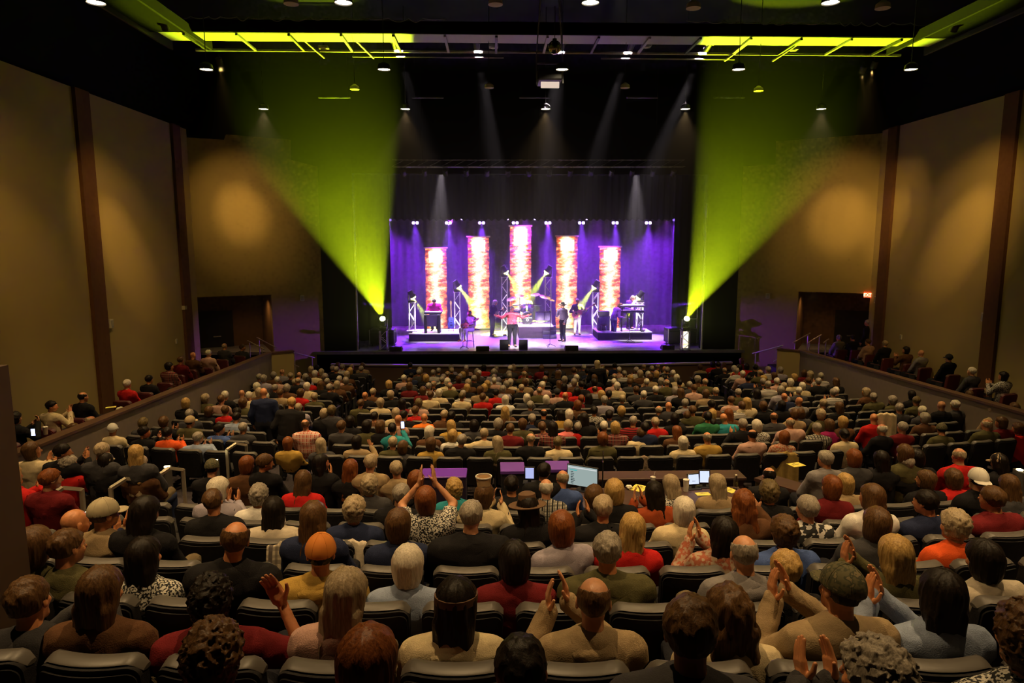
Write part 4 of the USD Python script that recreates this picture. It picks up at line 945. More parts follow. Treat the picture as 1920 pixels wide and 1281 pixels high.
def body_parts(pose):
    """(skin with head and hands, long-sleeved top, short-sleeved top, collar, trousers, shoes) of a pose, as solids."""
    if pose in _body: return _body[pose]
    J, k = joints(pose); P = POSES[pose]; lo, hi = bounds(J, P); hc = HEADC[k]
    T, Lg, A = torso(J, -.012), legs(J, -.010), arms(J, P, -.003)
    neckb = np.array(J["neck"]); 
    def skin(p):
        d = un([T(p), Lg(p), A(p)], .03); d = smin(d, cap(p, neckb - [0, 0, .04], hc + [0, -.03, -.08], .056, .050), .03)
        for s in (-1, 1): d = smin(d, cap(p, mir(J["ankle"], s), mir(J["toe"], s), .042, .03), .03)
        return d
    S = closed(skin, lo, hi, .021).simplify(.002)
    S = S + solid(HEADV[0] + hc, HEADV[1])
    for i, s in enumerate((1, -1)):
        y = np.array(P["hd"][i], float); y /= np.linalg.norm(y); z = -np.array(P["hn"][i], float); z -= y * (z @ y); z /= np.linalg.norm(z); x = np.cross(y, z)
        v, f = hand(P["curl"], .06); v = v.copy(); v[:, 0] *= s * 1.0
        if s < 0: f = f[:, ::-1]
        S = S + solid(v @ np.stack([x, y, z]) + np.array(P["w"][i]), f)
    tg = .025
    T2, A2, A3 = torso(J, tg), arms(J, P, tg - .004), arms(J, P, tg, 0.0)
    cut = J["pelvis"][2] - .10
    wr = lambda p: .022 * (meshkit.fbm(p * [9, 9, 24] + 5, 2, 3) - .5) + .006 * (meshkit.noise(p * [30, 30, 55], 8) - .5)
    def top(p): return np.maximum(un([T2(p), A2(p)], .03) + wr(p), -(p[:, 2] - cut))
    def tee(p):
        d = smin(T2(p), A3(p), .03)
        for i, s in enumerate((1, -1)):
            e = np.array(P["e"][i]); sh = np.array(mir(J["sh"], s)); u = (e - sh) / np.linalg.norm(e - sh); d = np.where(np.linalg.norm(p - sh - ((p - sh) @ u)[:, None] * u, axis=1) < .12, np.maximum(d, (p - e) @ u + .07), d)
        return np.maximum(d + wr(p), -(p[:, 2] - cut))
    TOP, TEE = closed(top, lo, hi, .017), closed(tee, lo, hi, .017)
    n0 = neckb + [0, .01, .012]
    def collar(p): q = (p - n0) * [1, .9, 1]; r = np.linalg.norm(q[:, :2], axis=1); return np.maximum(np.abs(r - .066 - .25 * np.abs(q[:, 2])) - .009, np.abs(q[:, 2] - .2 * -q[:, 1]) - .026)
    COL = closed(collar, n0 - .13, n0 + .13, .0085)
    def hood(p): q = p - n0; return un([ell(q, (0, -.085, -.035), (.115, .050, .060)), np.maximum(cap(q, (-.075, -.03, .0), (.075, -.03, .0), .045), q[:, 1] - .01)], .04) + .014 * (meshkit.fbm(p * 18, 2, 4) - .5)
    HOOD = closed(hood, n0 - [.2, .2, .15], n0 + .15, .011)
    L2 = legs(J, .014)
    TR = closed(lambda p: L2(p) + .006 * (meshkit.noise(p * 26, 3) - .5), lo, hi, .022)
    def shoe(p):
        ds = []
        for s in (-1, 1): a, t = np.array(mir(J["ankle"], s)), np.array(mir(J["toe"], s)); ds.append(np.minimum(cap(p, a * [1, 1, 0] + [0, -.03, .045], t, .046, .036), cap(p, a, a - [0, .02, .03], .05)))
        return np.maximum(np.minimum(*ds), -p[:, 2] + .004)
    SH = closed(shoe, np.array([-.3, min(J["ankle"][1], J["toe"][1]) - .15, -.02]), np.array([.3, J["toe"][1] + .12, .2]), .014)
    tol = lambda m, near, mid, far: (tri(m, near), coarse(tri(m, near), mid), coarse(tri(m, near), far))
    _body[pose] = dict(body=tol(S, .0008, .021, .046), top=tol(TOP, .0025, .030, .055), tee=tol(TEE, .0025, .030, .055), collar=tol(COL, .001, .014, .03), hood=tol(HOOD, .0015, .02, .04), trousers=tol(TR, .005, .045, .07), shoes=tol(SH, .003, .03, .05))
    return _body[pose]

# ---- their colours
def hairmat(name, dark, light, rough=.42):
    """Hair: fine streaks that run down the head."""
    n = {"tc": ("texture_coordinate", {}), "mp": ("mapping", {"scale": (110, 110, 9)}), "nz": ("noise_texture", {"scale": 1.0, "detail": 3.0, "roughness": .65}), "r": ("rgb_ramp", {"ramp": [(.3, dark), (.7, light)]}),
         "bp": ("bump", {"strength": .35, "distance": .006}), "p": ("principled_bsdf", {"roughness": rough, "specular_ior_level": .2})}
    return usdkit.material(stage, "/World/Looks/hair_" + name, n, [("tc.object", "mp.vector"), ("mp.vector", "nz.vector"), ("nz.fac", "r.fac"), ("r.color", "p.base_color"), ("nz.fac", "bp.height"), ("bp.normal", "p.normal")], surface="p.BSDF")
HAIRM = {"w": ("white", hairmat("white", (.45, .38, .28), (.80, .72, .58))), "g": ("grey", hairmat("grey", (.16, .13, .10), (.42, .36, .28))), "t": ("grey-blond", hairmat("greyblond", (.22, .16, .09), (.52, .40, .25))),
         "l": ("blond", hairmat("blond", (.24, .13, .035), (.62, .40, .14))), "b": ("brown", hairmat("brown", (.045, .022, .009), (.15, .075, .028))), "r": ("auburn", hairmat("auburn", (.10, .028, .008), (.27, .085, .022))),
         "d": ("dark", hairmat("dark", (.004, .003, .002), (.020, .012, .007), .5)), "o": ("olive-brown", hairmat("olivebrown", (.07, .05, .02), (.20, .14, .06)))}
SKIN = [mat(f"skin_{i}", c, .42, var=.10, scale=25, bump=.1, bscale=300, spec=.4) for i, c in enumerate(((.58, .235, .095), (.60, .28, .14), (.48, .19, .08), (.30, .12, .055)))]
def cl(n, c, **k): return mat("cloth_" + n, c, .9, var=k.pop("var", .12), scale=14, bump=.25, bscale=160, spec=.15, **k)
CLOTH = {"k": ("black", cl("black", (.012, .011, .012))), "n": ("navy", cl("navy", (.018, .024, .060))), "w": ("white", cl("white", (.72, .68, .62))), "c": ("cream", cl("cream", (.62, .50, .30))), "y": ("mustard", cl("mustard", (.42, .26, .055))),
         "r": ("red", cl("red", (.50, .016, .014))), "m": ("maroon", cl("maroon", (.15, .012, .014))), "o": ("orange", cl("orange", (.72, .17, .018))), "O": ("coral orange", cl("coral", (.75, .10, .02))), "p": ("pink", cl("pink", (.80, .20, .20))),
         "P": ("dusty pink", cl("dustypink", (.50, .30, .24))), "b": ("denim blue", cl("denim", (.06, .10, .28))), "B": ("pale blue", cl("paleblue", (.27, .32, .44))), "g": ("grey", cl("grey", (.22, .20, .20))), "G": ("dark grey", cl("darkgrey", (.05, .047, .05))),
         "L": ("lavender grey", cl("lavender", (.32, .28, .33))), "e": ("green", cl("green", (.03, .16, .07))), "v": ("olive", cl("olive", (.085, .075, .030))), "t": ("teal", cl("teal", (.03, .26, .30))), "u": ("purple", cl("purple", (.16, .04, .42))),
         "M": ("magenta", cl("magenta", (.80, .01, .45))), "q": ("magenta", cl("berry", (.35, .02, .12))), "T": ("tan", cl("tan", (.34, .24, .13))), "x": ("brown", cl("brown", (.11, .05, .022))), "s": ("rust", cl("rust", (.30, .055, .015))),
         "A": ("black and white plaid", plaid("cloth_plaid_bw", (.45, .42, .36), (.02, .02, .02), (.03, .03, .03), 17)), "R": ("dark red plaid", plaid("cloth_plaid_red", (.20, .02, .018), (.02, .012, .012), (.30, .2, .16), 15)),
         "F": ("floral", blotch("cloth_floral", (.42, .30, .20), (.34, .09, .04), 34)), "K": ("black and white speckled", blotch("cloth_speckle", (.012, .012, .012), (.6, .57, .5), 75, .03)), "S": ("red striped", stripes("cloth_stripe_red", (.30, .02, .02), (.06, .012, .012))),
         "W": ("striped white", stripes("cloth_stripe_white", (.62, .58, .52), (.2, .18, .16), 26)), "I": ("pink plaid", plaid("cloth_plaid_pink", (.75, .45, .36), (.5, .08, .05), (.7, .6, .5), 13)), "N": ("cream knitted", cl("knit", (.55, .47, .36), stretch=(1, 1, 3))),
         "Z": ("zebra-print", blotch("cloth_zebra", (.02, .02, .02), (.65, .62, .58), 22, .02)), "H": ("pink jacket", cl("pinkjacket", (.66, .10, .15)))}
CAPC = {"orange": mat("cap_orange", (.60, .19, .02), .85), "camo": blotch("cap_camo", (.10, .085, .035), (.045, .045, .018), 40, .05, c=(.17, .13, .06)), "beige": mat("cap_beige", (.40, .33, .20), .85, var=.15), "white": mat("cap_white", (.62, .58, .50), .85), "black": mat("cap_black", (.015, .015, .015), .85),
        "tan": mat("cap_tan", (.36, .26, .14), .85, var=.15), "brown": mat("hat_brown", (.12, .06, .025), .8), "straw": mat("hat_straw", (.62, .50, .30), .9, var=.2, scale=60)}
TROU = [cl("trousers_dark", (.015, .015, .02)), cl("trousers_jeans", (.03, .04, .09)), cl("trousers_khaki", (.15, .11, .06))]
SHOE = mat("shoe_leather", (.012, .010, .009), .4)
EYEM = mat("eye", (.30, .27, .24), .15)

def Rm(yaw, pitch, roll):
    cy, sy, cp, sp, cr, sr = math.cos(yaw), math.sin(yaw), math.cos(pitch), math.sin(pitch), math.cos(roll), math.sin(roll)
    return np.array([[cy, -sy, 0], [sy, cy, 0], [0, 0, 1]]) @ np.array([[1, 0, 0], [0, cp, -sp], [0, sp, cp]]) @ np.array([[cr, 0, sr], [0, 1, 0], [-sr, 0, cr]])

class Shape:
    """One person's own bend of a pose: the turn of the head, the lean and the build."""
    def __init__(s, pose, yaw, pitch, roll, lean, build, tall):
        s.J, s.k = joints(pose); s.hc = HEADC[s.k]; s.R = Rm(yaw, pitch, roll); s.piv = s.hc + [0, -.035, -.13]; s.lean, s.build, s.tall = lean, build, tall
        s.side = Rm(0, lean[1], lean[0]); s.low = np.array([0, 0, s.J["pelvis"][2]])
    def __call__(s, v, head=False):
        v = np.array(v, float)
        if head: w = np.ones(len(v))
        else:
            w = np.clip((v[:, 2] - s.piv[2] + .03) / .10, 0, 1); r = np.linalg.norm((v - s.hc) * [1, 1, .7], axis=1); w = w * w * (3 - 2 * w) * np.clip((.22 - r) / .06, 0, 1)
            b = 1 + (s.build - 1) * (1 - w) * np.clip(1.2 - np.abs(v[:, 0]) * 1.6, 0, 1); v[:, 0] *= b; v[:, 1] = s.low[1] + (v[:, 1] - s.low[1]) * (1 + (b - 1) * .6)
        v = v + w[:, None] * ((v - s.piv) @ s.R.T + s.piv - v)
        t = np.clip((v[:, 2] - s.low[2]) / .35, 0, 1)[:, None]; v = v + t * ((v - s.low) @ s.side.T + s.low - v)
        if s.k == "seat": v[:, 2] += s.tall * np.clip((v[:, 2] - s.J["pelvis"][2] + .05) / .30, 0, 1)
        else: v[:, 2] *= 1 + s.tall
        return v

def person(name, label, loc, rotz, pose="lap", hair="Sb", top="k", skin=0, yaw=0, pitch=0, roll=0, lean=(0, 0), build=1.0, tall=0.0, lod=1, head=None, headc=None, group=None, collar=None, tee=False, hscale=1.0, trou=0, parent=None, back=False, extra=None):
    root = thing(name, label, "person", loc, rotz, group) if parent is None else parent
    S = Shape(pose, yaw, pitch, roll, lean, build, tall); P = body_parts(pose); hc = S.hc
    v, f = P["body"][lod]; obj("body", (S(v), f), SKIN[skin], root, smooth=True)
    if hair and hair[:-1] != "Z":
        hv, hf = HAIR[hair[:-1]][lod]; hv = hv * [1, 1, 1]
        if hair[:-1] in ("L", "C2", "M"):   # long hair follows the head less and less downwards
            q = hv * hscale + hc; w = np.clip((hv[:, 2] + .36) / .30, .15, 1)[:, None]; q2 = S(q, True); q0 = Shape(pose, 0, 0, 0, S.lean, S.build, S.tall)(q, True); q = q2 * w + q0 * (1 - w)
        else: q = S(hv * (.95 if head else hscale) + hc, True)
        obj("hair", (q, hf), HAIRM[hair[-1]][1], root, smooth=True)
    cm = CLOTH[top][1]
    v, f = P["tee" if tee else "top"][lod]; sh = obj("shirt" if not collar == "hood" else "hooded_jacket", (S(v), f), cm, root, smooth=True)
    if collar and lod < 2: v, f = P["hood" if collar == "hood" else "collar"][lod]; obj("hood" if collar == "hood" else "collar", (S(v), f), cm, sh, smooth=True)
    if True: v, f = P["trousers"][lod]; obj("trousers", (S(v), f), trou if not isinstance(trou, int) else TROU[trou], root, smooth=True)
    if S.k == "stand": v, f = P["shoes"][lod]; obj("shoes", (S(v), f), SHOE, root, smooth=True)
    if lod == 0 or S.k == "stand":
        for s in (-1, 1): t = trimesh.creation.icosphere(1, .0128); obj("eye", (S(np.array(t.vertices) + hc + [s * .031, .0785, .006], True), t.faces), EYEM, root, smooth=True)
    if head in ("cap", "capback"):
        (cv, cf), (bv, bf), sm = CAPM; q = np.array([-1, -1, 1]) if head == "capback" else np.array([1, 1, 1]); o = np.array([0, -.03, 0]) * (head == "capback")
        c = obj("cap", (S(cv + hc, True), cf), CAPC[headc], root, smooth=True); obj("brim", (S(bv * q + o + hc, True), bf), CAPC[headc], c, smooth=True); obj("seam", (S(np.array(sm.vertices) + hc, True), sm.faces), CAPC[headc], c)
    if head == "hat": obj("hat", (S(np.array(HATM.vertices) + hc + [0, -.015, 0], True), HATM.faces), CAPC[headc], root, smooth=40)
    if head == "band": obj("headband", (S(np.array(trimesh.creation.annulus(.096, .104, .035, sections=28).vertices) * [1, 1.2, 1] + hc + [0, -.02, .05], True), trimesh.creation.annulus(.096, .104, .035, sections=28).faces), CAPC["brown"], root)
    if extra: extra(root, S, hc)
    return root

# ------------------------------------------------------------------ seats
SEATF = mat("seat_fabric", (.022, .020, .020), .85, var=.25, scale=40, bump=.2, bscale=200, spec=.2)
SEATP = mat("seat_plastic", (.10, .088, .075), .42, spec=.4)
SEATR = mat("seat_maroon", (.12, .014, .016), .8, var=.2, scale=30)
def seat_class(name, fab, rim):
    p = cls(name)
    # back: a gently curved shell with a rounded top, leaning back
    n = 9; u = np.linspace(-1, 1, n); prof = []
    def shell(w, zlo, zhi, th, y0, rnd):
        out = []
        for k in range(9): a = math.pi - math.pi / 2 * k / 8; out.append((-w + rnd + rnd * math.cos(a), zhi - rnd + rnd * math.sin(a)))
        for k in range(9): a = math.pi / 2 - math.pi / 2 * k / 8; out.append((w - rnd + rnd * math.cos(a), zhi - rnd + rnd * math.sin(a)))
        out += [(w * .96, zlo), (-w * .96, zlo)]
        t = trimesh.creation.extrude_polygon(sg.Polygon(out), th, engine="earcut").subdivide_to_size(.09); v = t.vertices.copy()
        y = -v[:, 2] + y0 - .16 * (v[:, 1] - .45) + .05 * (v[:, 0] / w) ** 2
        return trimesh.Trimesh(np.stack([v[:, 0], y, v[:, 1]], 1), t.faces, process=False)
    obj("backrest", shell(.243, .36, .86, .07, -.225, .06), fab, p, smooth=40)
    obj("back_panel", shell(.235, .34, .835, .012, -.300, .05), SEATF if fab is SEATF else fab, p, smooth=40)
    t = np.linspace(-1, 1, 19); w = .245; an = np.arange(12) * math.pi / 6; rings = []
    for x in t:
        e = max(0, abs(x) - .72) / .28; c = np.array([w * x, -.296 - .034 * .0 + .05 * x * x, .868 - .050 * e ** 2.2]); k = 1 - .35 * e ** 3
        rings.append(np.stack([np.full(12, c[0]), c[1] + .046 * k * np.cos(an), c[2] + .016 * k * np.sin(an) * (1 + .5 * np.cos(an))], 1))
    v = np.concatenate(rings); f = [[i * 12 + j, (i + 1) * 12 + j, (i + 1) * 12 + (j + 1) % 12, i * 12 + (j + 1) % 12] for i in range(18) for j in range(12)]
    f += [[0, j, j + 1, j + 1] for j in range(1, 11)] + [[18 * 12, 18 * 12 + j + 1, 18 * 12 + j, 18 * 12 + j] for j in range(1, 11)]
    obj("top_rim", (v, np.array(f)[:, ::-1]), rim, p, smooth=50)
    b = B().box((-.235, -.20, .36), (.235, .32, .455), .035); obj("seat_cushion", b, fab, p)
    for s in (-1, 1):
        a = obj("armrest", B().box((s * .28 - .026, -.18, .60), (s * .28 + .026, .22, .635), .012), rim, p)
        obj("standard", B().box((s * .28 - .016, -.16, .0), (s * .28 + .016, .06, .60), .008), CAN, a)
    return p
SEATC = seat_class("auditorium_seat_class", SEATF, SEATP)
SEATM = seat_class("maroon_seat_class", SEATR, mat("seat_rim_maroon", (.09, .03, .03), .5))
REAR = [2.9 + .95 * k for k in range(-1, 6)]
FRONT = [12.3 + .92 * k for k in range(0, 15)]
def ordn(k): return ("first", "second", "third", "fourth", "fifth", "sixth", "seventh", "eighth", "ninth", "tenth", "eleventh", "twelfth", "thirteenth", "fourteenth", "fifteenth", "sixteenth", "seventeenth", "eighteenth", "nineteenth", "twentieth")[k] if k < 20 else f"{k + 1}th"
def rowname(d):
    if d < 9:
        k = REAR.index(d) if d in REAR else 6
        return ("nearest row", "second-nearest row", "third-nearest row", "fourth-nearest row", "fifth-nearest row", "sixth-nearest row", "seventh-nearest row", "row at the mixing desk")[k]
    return f"{ordn(FRONT.index(d))} row past the mixing desk"
def px_of(P):
    d = np.array(P) - [0, 0, EYE]; f = np.array([math.sin(YAW) * math.cos(PITCH), math.cos(YAW) * math.cos(PITCH), -math.sin(PITCH)]); r = np.array([math.cos(YAW), -math.sin(YAW), 0.0])
    z = d @ f; return 960 + FPX * (d @ r) / z, 640.5 - FPX * (d @ np.cross(r, f)) / z
AISLES = ((-4.55, -3.45), (6.75, 7.85))
SP = .56
SY = .22                        # from a row's line, where the seat tops stand, to the hips of who sits there
seats, far_seats = [], []
for d in REAR + FRONT:
    ph = {REAR[0]: .1, REAR[1]: -.175, REAR[2]: -.18, REAR[3]: -.20, REAR[4]: .22}.get(d, (0.13 * int(d * 10)) % SP)
    for k in range(-40, 60):
        x = ph + k * SP
        if d < 9:
            if not (-4.6 < x < 7.4): continue
        elif not (PARL + .45 < x < PARR - .45) or any(a - .1 < x < b + .1 for a, b in AISLES): continue
        y = rowy(d, x); z = float(floor_z(d)); u, v = px_of((x, y, z + .8))
        if -90 < u < 2010 and v < 1345: seats.append((d, x, y, z, u))
seats.sort(key=lambda s: s[0])
named, far_seats = seats[:300], seats[300:]
for d in sorted({s[0] for s in named}):
    row = sorted((s for s in named if s[0] == d), key=lambda s: s[4])
    for i, (d, x, y, z, u) in enumerate(row):
        ref(numbered("/World", "auditorium_seat"), SEATC, (x, y + SY, z), math.atan(-2 * (x - CX) / RCURV * -1), f"dark auditorium seat with grey rim, {rowname(d)}, {ordn(i)} from the left", "seat", f"seats in the {rowname(d)}")
def scatter(name, protos, places, label, cat):
    """Things past counting: one instancer."""
    pi = UsdGeom.PointInstancer.Define(stage, "/World/" + name)
    for q in protos: pi.CreatePrototypesRel().AddTarget(q)
    pi.CreatePositionsAttr(Vt.Vec3fArray([Gf.Vec3f(*map(float, p[:3])) for p in places])); pi.CreateProtoIndicesAttr(Vt.IntArray([int(p[4]) for p in places]))
    pi.CreateOrientationsAttr(Vt.QuathArray([Gf.Quath(math.cos(p[3] / 2), Gf.Vec3h(0, 0, math.sin(p[3] / 2))) for p in places]))
    if len(places[0]) > 5: pi.CreateScalesAttr(Vt.Vec3fArray([Gf.Vec3f(p[5]) for p in places]))
    tag(pi, label, cat, kind="stuff"); return pi
def proto_scope(name): UsdGeom.Scope.Define(stage, f"/World/{name}/prototypes"); return f"/World/{name}/prototypes"
UsdGeom.PointInstancer.Define(stage, "/World/distant_seats")
x = UsdGeom.Xform.Define(stage, proto_scope("distant_seats") + "/seat"); x.GetPrim().GetReferences().AddInternalReference(SEATC)
scatter("distant_seats", ["/World/distant_seats/prototypes/seat"], [(s[1], s[2] + SY, s[3], 0.0, 0) for s in far_seats], "dark auditorium seats of the front rows nearest the stage, mostly hidden by heads", "seats")

# ------------------------------------------------------------------ the audience, person by person
HS = {"S": "short {} hair", "B": "balding {} head", "Z": "bald head", "P": "curly {} hair", "M": "chin-length {} hair", "L": "long {} hair", "C2": "long wavy {} hair", "T": "pinned-up {} hair"}
PO = {"k": "clap", "l": "clapleft", "r": "clapright", "u": "up", "R": "raise", "f": "phone", "a": "reachleft"}
PW = {"clap": ", clapping", "clapleft": ", clapping", "clapright": ", clapping", "up": ", hands raised", "raise": ", waving", "phone": ", raising a phone", "reachleft": ", arm outstretched", "lap": ""}
def parse(line):
    t = line.split(); o = dict(x=float(t[0]), y=float(t[1]), hair=t[2], top=t[3], pose="lap", skin=None, yaw=None, head=None, headc=None, collar=None, tee=False, build=None, row=None)
    if t[2].startswith("cap") or t[2].startswith("hat") or t[2].startswith("bac") or t[2].startswith("ban"):
        h, c, o["hair"] = t[2].split(":"); o["head"], o["headc"] = {"cap": "cap", "hat": "hat", "bac": "capback", "ban": "band"}[h], c
    for q in t[4:]:
        if q in PO: o["pose"] = PO[q]
        elif q == "h": o["collar"] = "hood"
        elif q == "c": o["collar"] = "collar"
        elif q == "t": o["tee"] = True
        elif q[0] == "s": o["skin"] = int(q[1:])
        elif q[0] == "y": o["yaw"] = math.radians(float(q[1:]))
        elif q[0] == "b": o["build"] = float(q[1:])
        elif q[0] == "d": o["row"] = float(q[1:])
    return o
CROWD = """
395 1236 Pb m b1.1
680 1244 Mr s
1000 1262 Sd G
1291 1184 Sb G c b1.1
1640 1268 Pg G k b1.1 y25
1908 1196 Pb K
58 1128 Sb G r b1.1
190 1110 Lb x
408 1124 Pd m R t b1.15
634 1122 Lt P y-8
849 1132 ban:brown:Ld c h
1108 1130 Bb T l h b1.08
1362 1150 C2b c y10
1578 1108 cap:camo:Sd T l c b1.15 y12
1755 1118 Ld B l
60 1024 Mb v
128 1028 Sb v y-20
276 1046 Ld K
598 1038 cap:orange:Sd y h b1.15
770 1060 Mw B
964 1053 Md m
1136 1036 Sg v b1.2 c
1388 1042 Bg g h b1.1
1467 1070 Sl k d3.85
1682 1040 Ll v l
1858 1050 Md N
137 980 Zd n r s0 y-25
196 964 cap:beige:Sb T k y-30
262 962 Ld k
433 1014 Bb k b1.15 s0
513 960 Ld N
590 972 Lb n
664 956 Pt n y-12
745 986 Mb n
881 970 Sg k b1.3
1058 992 Mr L c y-10
1171 994 Ll r y-6
1270 957 Mw c c
1350 1000 Ld F l
1469 1000 Pb b b1.1
1513 953 Sg Z c y18
1634 984 Mb G
1742 942 Sd n c y28 b1.1
1787 988 Pt O c
1862 936 Sb m y18 b1.15
27 893 Ll r k
92 900 Sr m y-35
127 872 Pg r k y-30
197 866 cap:beige:Ld k
262 872 Lt x y-10
62 846 Mb c k y-40
395 880 cap:camo:Sd k
407 919 Mw L k y-30
402 942 Sb k
488 929 Pg w
466 872 Mr x
496 868 Sb k y-50
568 903 Lb r
602 870 Ld k k y-50
658 880 Lr k
694 912 Pt G
747 880 St T c
778 902 Mr k
747 927 Sg k r c
801 938 Mr K u t
857 917 Pl t
901 930 Mb c r
957 910 Sd k b1.2
996 952 hat:brown:Ld k
1025 917 Bw A c y12
1050 899 Bt b b1.15
1014 884 Sd k y-20
1116 934 Mb k
1130 954 St k l b1.1
1152 922 Ml k
1233 926 Ld s l y-10
1258 910 Lt K
1345 910 Lt T
1399 946 C2r x R
1437 893 Bd k b1.1
1440 924 Po k
1552 914 Mr m
1588 908 Ml T
1630 934 Lb w y20
1697 868 Sg k
1737 900 Mb k y35
1789 898 Mb r b1.1
1798 856 Bt r b1.1
1830 900 bac:white:Sd k
1872 868 cap:tan:Ld k
1893 912 Lb G
577 797 Bb I b1.15
544 831 Mr y
606 834 Lt G
371 821 Sg B k b1.15 y-20
411 805 Sd b k y-40
442 783 Sd B b1.15
356 791 cap:tan:Sd v y-20
168 790 Bt k k y-40
172 808 St v
213 806 cap:white:Sw c
138 805 Sb r y-50
227 775 Pw k
270 812 Sd k r y-50
268 794 Po G
308 792 Pb k k
316 813 Sd O k
190 844 St G
261 843 Ll G
115 847 Sd k y-55 r
674 757 Sb v
686 742 Zd k s0
697 736 St x
713 756 Pt c
737 741 Pt k
754 757 Ld m
743 775 Mt c
759 779 Sd k
742 788 Zd P y-20
735 804 Sd t f b1.1
781 771 Sb r
797 784 Zd o b1.25 s0 t
804 811 Mw x
806 833 Mb y
845 798 Ll y
849 817 Ml w
863 826 Sg k c b1.1
832 779 St x
848 781 Sd k
888 798 Md G
907 814 St c a c
932 831 Lt v
736 832 St v
756 850 Mb G
669 829 Md T R
697 868 St T
806 741 Sb c
866 744 So c
906 746 Sb r
931 738 Sd r
947 750 Mw w
949 772 C2l x
930 795 Pg k
955 806 Sb m b1.1
784 757 Po P
985 747 Mw G
1027 750 Mw k
1045 737 cap:black:Sd P
1060 743 Zd k s0
996 761 Sg G
1020 777 Bd k
997 786 Sg n
1052 779 Md y
1067 778 Mw k
981 796 Pb v
1018 801 Sb R b1.1
1034 803 Ld R
1064 799 Pt p h b1.1
1083 801 Sg r
1098 786 Ld k
1114 771 Sd K
1134 800 Sw k k
1155 803 Ml R
1186 790 Sg S b1.1
1161 771 Pl k
1146 778 Sd G
1131 751 Sg L
1167 749 St k
1081 760 Mr x
1088 748 Sr m
1103 747 Ld k
1117 731 Bb g
1141 740 Sd k
1229 732 Sw k
1252 762 Zd G s0
1236 770 Bt k
1232 793 St r b1.1
1267 786 Md k
1199 814 Sb c c b1.3
1130 824 Pr v
996 824 Bt k c b1.1
1048 830 So c b1.05
1212 803 Sd n
1267 810 Lr x
1281 830 Mw c
1286 780 Sb k c
1298 770 Sb v
1285 757 Sg g
1336 776 Ml k
1327 782 Sd e b1.1
1334 796 Sd g b1.2
1360 784 Zd t b1.2 s0
1367 777 Lr x
1391 797 Sg k k
1420 798 Mw K
1409 816 Bd P c b1.15 s0
1326 822 Bg y b1.1
1464 821 Mr F
1484 793 Bt P c b1.2
1450 783 Bb G b1.1
1488 778 Pb T
1503 775 Mb G
1530 803 Sg A c b1.25 y12
1540 778 Pt v
1556 798 Mb q
1580 792 Ml x
1585 816 Td c
1474 745 Zd n s0
1498 753 Zd g s0
1465 761 Md k
1431 762 Pb k
1400 755 Ll c
1389 762 Sb W
1369 751 Sb P
1384 737 Sg v
1415 738 Ld G b1.1
1299 729 Sb P
1541 757 St k
1567 733 Sw k
1335 760 Sd x
1640 745 Sg v b1.1
1637 785 Zd r s0 y-20
1650 806 Bw k
1688 802 Sg m
1726 771 Sw G
1762 761 Zd k s1
1792 760 Sw G
1832 760 Sg k c
1847 797 Bt v b1.2 c
1763 806 cap:camo:Sd v
1898 766 Pb P
1861 772 St T R
1746 743 Zd k s0
1766 743 Sb G
1816 741 Sb k
1845 736 St k
1673 751 Pg v
1686 736 Sg k
1663 729 Sw k
1711 741 Md k
1718 753 So v
1878 793 Mb m y40
1905 806 Pb r b1.15
1697 838 Mb v
1723 859 Md k
1656 862 Ld k
1545 862 Sg g y20
1600 860 Mr G
320 735 Sd k
335 757 Sd x
350 745 Po k
385 748 Pt v
414 750 Sb P
425 742 Sw k
458 756 Pb v
466 743 Sw c
445 775 Sd G
390 772 Mb k
425 770 Sb r
560 765 St L b1.1
520 765 Sb P
561 738 Pb r
528 737 Sb T
590 745 St v
607 777 Pt k
625 770 Po G
655 790 Md k
690 800 Md v
700 782 Sd x
640 800 Sb G
715 800 Mb k
""".strip().splitlines()
rng = np.random.default_rng(11)
def onrow(px_, py_, d):
    r = ray(px_, py_); t = d / r[1]
    for _ in range(12): t = (rowy(d, r[0] * t) + SY - .055) / r[1]
    return np.array([0, 0, EYE]) + r * t
people = []
for line in CROWD:
    o = parse(line); best = None
    for d in (REAR + [8.6] + FRONT if not o["row"] else [o["row"]]):
        P = onrow(o["x"], o["y"], d); dz = P[2] - (float(floor_z(d)) + 1.185)
        if best is None or abs(dz + .06) < abs(best[1] + .06): best = (d, dz, P)
    o["d"], o["dz"], o["P"] = best; people.append(o)
HW = {"S": "short {}-haired", "B": "balding {}-haired", "Z": "bald", "P": "curly {}-haired", "M": "bob-cut {}-haired", "L": "long {}-haired", "C2": "wavy long {}-haired", "T": "bun-wearing {}-haired"}
def plabel(o):
    h = f"{o['headc']}-{'hatted' if o['head'] == 'hat' else 'headbanded' if o['head'] == 'band' else 'capped'}" if o["head"] else HW[o["hair"][:-1]].format(HAIRM[o["hair"][-1]][0])
    return f"{h} person in {CLOTH[o['top']][0]}{' hooded jacket' if o['collar'] == 'hood' else ''}{PW[o['pose']]}"
def rn(d): return rowname(d).replace("past the mixing desk", "past the desk").replace("row at the mixing desk", "at the desk")
for o in people: o["label"] = f"{plabel(o)}, {rn(o['d'])}"
def unique(items, key="label", at="x"):
    by = {}
    for o in items: by.setdefault(o[key], []).append(o)
    for k, v in by.items():
        if len(v) > 1:
            for i, o in enumerate(sorted(v, key=lambda q: q[at])): o[key] = f"{k}, {ordn(i)} from left"
def groupname(o): return "audience in the rear block" if o["d"] < 9 else "audience in the front block"
